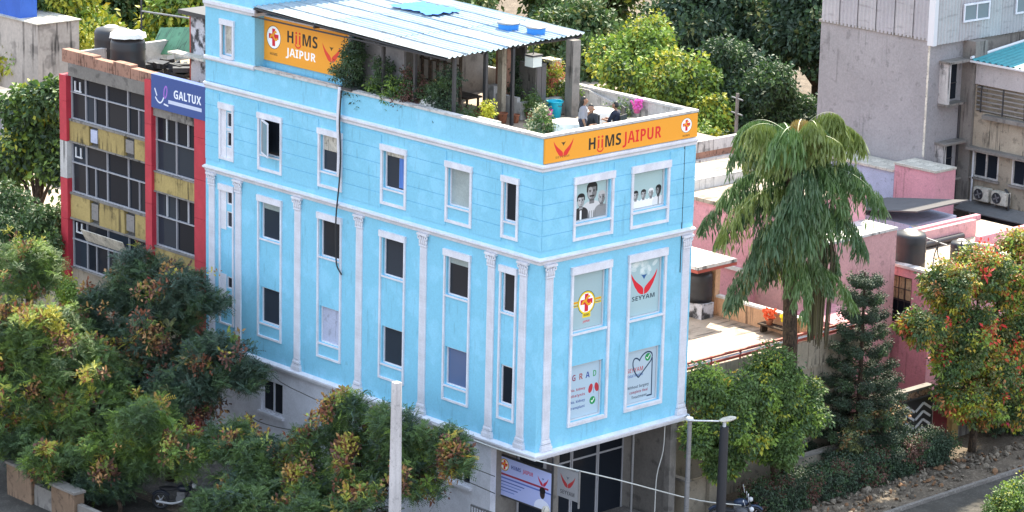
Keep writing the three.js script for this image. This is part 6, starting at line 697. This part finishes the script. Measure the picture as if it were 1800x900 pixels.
// ---------- motorcycles ----------
function motorcycle(x, z, a, label, col) {
  const t = thing('motorcycle', label, 'motorcycle', [x, 0.02, z]), W = (g) => { g.rotateY(a); g.translate(x, 0.02, z); return g; }, gg = (l) => W(geo(l)), pm = M(col, 0.35);
  for (const wx of [-0.62, 0.66]) { const ty = new THREE.TorusGeometry(0.26, 0.055, 8, 24); ty.translate(wx, 0.31, 0); const w = part('wheel', W(ty), P.tank, t); const sp = []; for (let i = 0; i < 6; i++) sp.push(bar([wx, 0.31, 0], [wx + 0.24 * Math.cos(i * 1.047), 0.31 + 0.24 * Math.sin(i * 1.047), 0], 0.012)); const hb = new THREE.CylinderGeometry(0.06, 0.06, 0.12, 12); hb.rotateX(Math.PI / 2); hb.translate(wx, 0.31, 0); sp.push(hb); part('spokes', gg(sp), P.alu, w); const fd = new THREE.TorusGeometry(0.34, 0.05, 6, 12, 1.9); fd.rotateZ(0.6); fd.scale(1, 1, 1.4); fd.translate(wx, 0.31, 0); part('mudguard', W(fd), pm, t); }
  part('frame', gg([tube([[0.66, 0.31, 0.07], [0.5, 0.75, 0.07], [0.42, 0.98, 0.05]], 0.025), tube([[0.66, 0.31, -0.07], [0.5, 0.75, -0.07], [0.42, 0.98, -0.05]], 0.025), tube([[0.42, 0.85, 0], [0.2, 0.4, 0], [-0.2, 0.32, 0], [-0.62, 0.31, 0.06]], 0.03)]), P.iron, t);
  const en = new THREE.CylinderGeometry(0.14, 0.14, 0.22, 12); en.rotateX(Math.PI / 2); en.translate(0.05, 0.42, 0); part('engine', gg([en, bx(-0.05, 0.22, 0.45, 0.66, -0.09, 0.09)]), P.steel, t);
  const tk = new THREE.SphereGeometry(0.2, 16, 12); tk.scale(1.35, 0.7, 0.75); tk.translate(0.2, 0.78, 0); part('fuel_tank', W(tk), pm, t); const st = new THREE.SphereGeometry(0.2, 16, 10); st.scale(1.8, 0.38, 0.75); st.translate(-0.33, 0.76, 0); part('seat', W(st), P.dark, t);
  part('handlebar', gg([tube([[0.3, 1.05, 0.36], [0.42, 1.02, 0.15], [0.42, 1.02, -0.15], [0.3, 1.05, -0.36]], 0.016)]), P.iron, t); const hl = new THREE.SphereGeometry(0.09, 14, 10); hl.translate(0.53, 0.88, 0); part('headlight', W(hl), P.alu, t);
  for (const s of [-1, 1]) part('mirror', gg([tube([[0.36, 1.04, 0.24 * s], [0.34, 1.18, 0.3 * s], [0.32, 1.24, 0.34 * s]], 0.009), (() => { const g = new THREE.SphereGeometry(0.06, 10, 8); g.scale(0.3, 0.8, 1); g.translate(0.32, 1.26, 0.36 * s); return g; })()]), P.alu, t);
  part('exhaust', gg([tube([[0.15, 0.36, 0.12], [-0.2, 0.26, 0.14], [-0.75, 0.33, 0.15]], 0.035, 0.05)]), P.alu, t); return t;
}
motorcycle(-12.5, 4.9, 0.75, 'dark motorcycle parked under the trees at the bottom left', [0.02, 0.025, 0.04]);
motorcycle(1.35, -8.3, 0.5, 'motorcycle with bright metal parts parked beside the dark lamp post', [0.10, 0.10, 0.11]);
motorcycle(0.75, -8.9, 0.9, 'second motorcycle parked behind the first at the foot of the dark lamp post', [0.03, 0.05, 0.10]);
// ---------- people on the roof ----------
function field(bones, k, cell) {   // one smooth skin over tapered capsules
  const lo = new THREE.Vector3(1e9, 1e9, 1e9), hi = lo.clone().negate(); for (const [a, b] of bones) for (const p of [a, b]) { lo.min(new THREE.Vector3(p[0] - p[3], p[1] - p[3], p[2] - p[3])); hi.max(new THREE.Vector3(p[0] + p[3], p[1] + p[3], p[2] + p[3])); }
  const c = lo.clone().add(hi).multiplyScalar(0.5), half = Math.max(hi.x - lo.x, hi.y - lo.y, hi.z - lo.z) / 2 * 1.12 + 0.02, res = Math.min(120, Math.ceil(2 * half / cell)), mc = new MarchingCubes(res, new THREE.MeshStandardMaterial(), false, false, 90000); mc.isolation = 0;
  const n = mc.size, hs = n / 2; for (let z = 0; z < n; z++) for (let y = 0; y < n; y++) for (let x = 0; x < n; x++) { const px = c.x + (x - hs) / hs * half, py = c.y + (y - hs) / hs * half, pz = c.z + (z - hs) / hs * half; let d = 9; for (const [a, b, kk] of bones) { const bx_ = b[0] - a[0], by = b[1] - a[1], bz = b[2] - a[2], L = bx_ * bx_ + by * by + bz * bz, t = L ? clamp(((px - a[0]) * bx_ + (py - a[1]) * by + (pz - a[2]) * bz) / L) : 0, e = Math.hypot(px - a[0] - bx_ * t, py - a[1] - by * t, pz - a[2] - bz * t) - lerp(a[3], b[3], t), K = kk || k, h = clamp(0.5 + 0.5 * (d - e) / K); d = lerp(d, e, h) - K * h * (1 - h); } mc.field[x + y * n + z * n * n] = -d; }
  mc.update(); const g = new THREE.BufferGeometry(), cnt = mc.count; const P3 = new Float32Array(cnt * 3), N3 = new Float32Array(cnt * 3); for (let i = 0; i < cnt; i++) { P3[i * 3] = mc.positionArray[i * 3] * half + c.x; P3[i * 3 + 1] = mc.positionArray[i * 3 + 1] * half + c.y; P3[i * 3 + 2] = mc.positionArray[i * 3 + 2] * half + c.z; for (let j = 0; j < 3; j++) N3[i * 3 + j] = mc.normalArray[i * 3 + j]; } g.setAttribute('position', new THREE.BufferAttribute(P3, 3)); g.setAttribute('normal', new THREE.BufferAttribute(N3, 3)); return g;
}
function person(label, x, z, turn, sit, cols) {   // local frame: facing +z
  const t = thing('person', label, 'person', [x, FY, z]), W = (g) => { g.rotateY(turn); g.translate(x, FY, z); return g; };
  const hy = sit ? 0.5 : 0.92, dy = hy - 0.92, hz = 0, V = (a, b, c, r) => [a, b, c, r];
  const sh = 1.36 + dy, hip = 0.92 + dy, head = 1.6 + dy, lean = sit ? 0.06 : 0.02;
  const legs = [], hands = []; for (const s of [-1, 1]) { const h = V(0.1 * s, hip, hz, 0.095), kn = sit ? V(0.13 * s, hip + 0.0, 0.42, 0.06) : V(0.1 * s, 0.5, 0.03, 0.06), an = sit ? V(0.12 * s, 0.1, 0.44, 0.042) : V(0.1 * s, 0.09, -0.02, 0.042); legs.push([h, kn], [kn, an], [an, V(an[0] + 0.01 * s, 0.045, an[2] + 0.17, 0.038)]); }
  const torso = [[V(-0.06, hip + 0.02, 0, 0.12), V(0.06, hip + 0.02, 0, 0.12)], [V(0, hip + 0.05, 0, 0.125), V(0, hip + 0.24, lean * 0.5, 0.115)], [V(0, hip + 0.24, lean * 0.5, 0.115), V(0, sh - 0.08, lean, 0.13)], [V(-0.13, sh - 0.02, lean, 0.07), V(0.13, sh - 0.02, lean, 0.07)]];
  const arms = [], fore = []; for (const s of [-1, 1]) { const S = V(0.17 * s, sh - 0.02, lean, 0.055), E = sit ? V(0.24 * s, sh - 0.27, lean + 0.12, 0.042) : V(0.24 * s, sh - 0.29, lean + (s > 0 ? 0.1 : -0.02), 0.042), Wr = sit ? V(0.14 * s, sh - 0.26, lean + 0.35, 0.03) : s > 0 ? V(0.14, sh - 0.12, lean + 0.3, 0.03) : V(-0.24, sh - 0.54, lean + 0.06, 0.03); arms.push([S, E]); fore.push([E, Wr]); const dv = new THREE.Vector3(Wr[0] - E[0], Wr[1] - E[1], Wr[2] - E[2]).normalize(), up = new THREE.Vector3(0, 1, 0), sd = new THREE.Vector3().crossVectors(dv, up).normalize(), dn = new THREE.Vector3().crossVectors(sd, dv).normalize(); const o = new THREE.Vector3(Wr[0], Wr[1], Wr[2]), pm = o.clone().addScaledVector(dv, 0.075), A = (p, r) => [p.x, p.y, p.z, r]; hands.push([A(o, 0.027), A(pm, 0.034)]);
    for (let f = 0; f < 4; f++) { const b = pm.clone().addScaledVector(sd, (f - 1.5) * 0.019).addScaledVector(dv, 0.015), l = [0.06, 0.07, 0.068, 0.05][f], m = b.clone().addScaledVector(dv, l * 0.6).addScaledVector(dn, -0.012), e = m.clone().addScaledVector(dv, l * 0.4).addScaledVector(dn, -0.028); hands.push([A(b, 0.0095), A(m, 0.0085), 0.006], [A(m, 0.0085), A(e, 0.007), 0.006]); }
    const tb = o.clone().addScaledVector(sd, -0.03 * s).addScaledVector(dv, 0.03), tm = tb.clone().addScaledVector(sd, -0.022 * s).addScaledVector(dv, 0.03); hands.push([A(tb, 0.012), A(tm, 0.0105), 0.008], [A(tm, 0.0105), A(tm.clone().addScaledVector(dv, 0.03).addScaledVector(dn, -0.01), 0.008), 0.006]); }
  const hz0 = lean + 0.03, skull = [[V(0, sh + 0.03, lean, 0.05), V(0, head - 0.1, hz0 - 0.01, 0.05)], [V(0, head + 0.02, hz0 - 0.015, 0.088), V(0, head - 0.02, hz0 + 0.02, 0.08)], [V(0, head - 0.03, hz0 + 0.035, 0.065), V(0, head - 0.085, hz0 + 0.05, 0.045)], [V(0, head + 0.0, hz0 + 0.095, 0.012), V(0, head - 0.035, hz0 + 0.115, 0.016), 0.02], [V(-0.085, head - 0.01, hz0, 0.016), V(-0.088, head - 0.05, hz0, 0.014), 0.012], [V(0.085, head - 0.01, hz0, 0.016), V(0.088, head - 0.05, hz0, 0.014), 0.012], [V(-0.02, head - 0.068, hz0 + 0.093, 0.009), V(0.02, head - 0.068, hz0 + 0.093, 0.009), 0.01]];
  const skin = [field([...torso, ...legs, ...arms, ...fore, skull[0]], 0.05, 0.022), field(skull, 0.03, 0.0065), field(hands, 0.02, 0.0075)];
  part('body', W(geo(skin)), P.skin, t); const inf = (l, e) => l.map(([a, b, k]) => [[a[0], a[1], a[2], a[3] + e], [b[0], b[1], b[2], b[3] + e], k]);
  part('shirt', W(geo(field([...inf(torso, 0.02), ...inf(arms, 0.018)], 0.05, 0.02))), M(cols.shirt, 0.85), t);
  part('trousers', W(geo(field([...inf(legs.filter((_, i) => i % 3 < 2), 0.018), ...inf([torso[0]], 0.026)], 0.04, 0.02))), M(cols.legs, 0.85), t);
  const hr = [[V(0, head + 0.045, hz0 - 0.025, 0.086), V(0, head + 0.0, hz0 - 0.045, 0.085)]]; if (cols.long) hr.push([V(0, head - 0.02, hz0 - 0.06, 0.078), V(0, sh - 0.12, lean - 0.13, 0.05)]); part('hair', W(geo(field(hr, 0.03, 0.012))), P.hair, t);
  part('shoes', W(geo(field(inf(legs.filter((_, i) => i % 3 === 2), 0.008), 0.02, 0.016))), P.dark, t); const ey = []; for (const s of [-1, 1]) { const g = new THREE.SphereGeometry(0.011, 8, 6); g.translate(0.032 * s, head + 0.005, hz0 + 0.088); ey.push(g); } part('eyes', W(geo(ey)), P.dark, t); return t;
}
person('standing woman in pale grey top and dark skirt trousers on the roof terrace', -0.85, -2.55, 2.4, false, { shirt: [0.26, 0.25, 0.28], legs: [0.03, 0.032, 0.05], long: true });
person('seated person in black with dark hair behind the standing woman', -1.35, -3.45, 0.5, true, { shirt: [0.03, 0.03, 0.035], legs: [0.02, 0.02, 0.022], long: true });
person('seated man in a navy shirt at the white covered table on the roof', -1.05, -4.35, -1.3, true, { shirt: [0.012, 0.015, 0.035], legs: [0.35, 0.24, 0.18], long: false });

renderer.render(scene, camera);
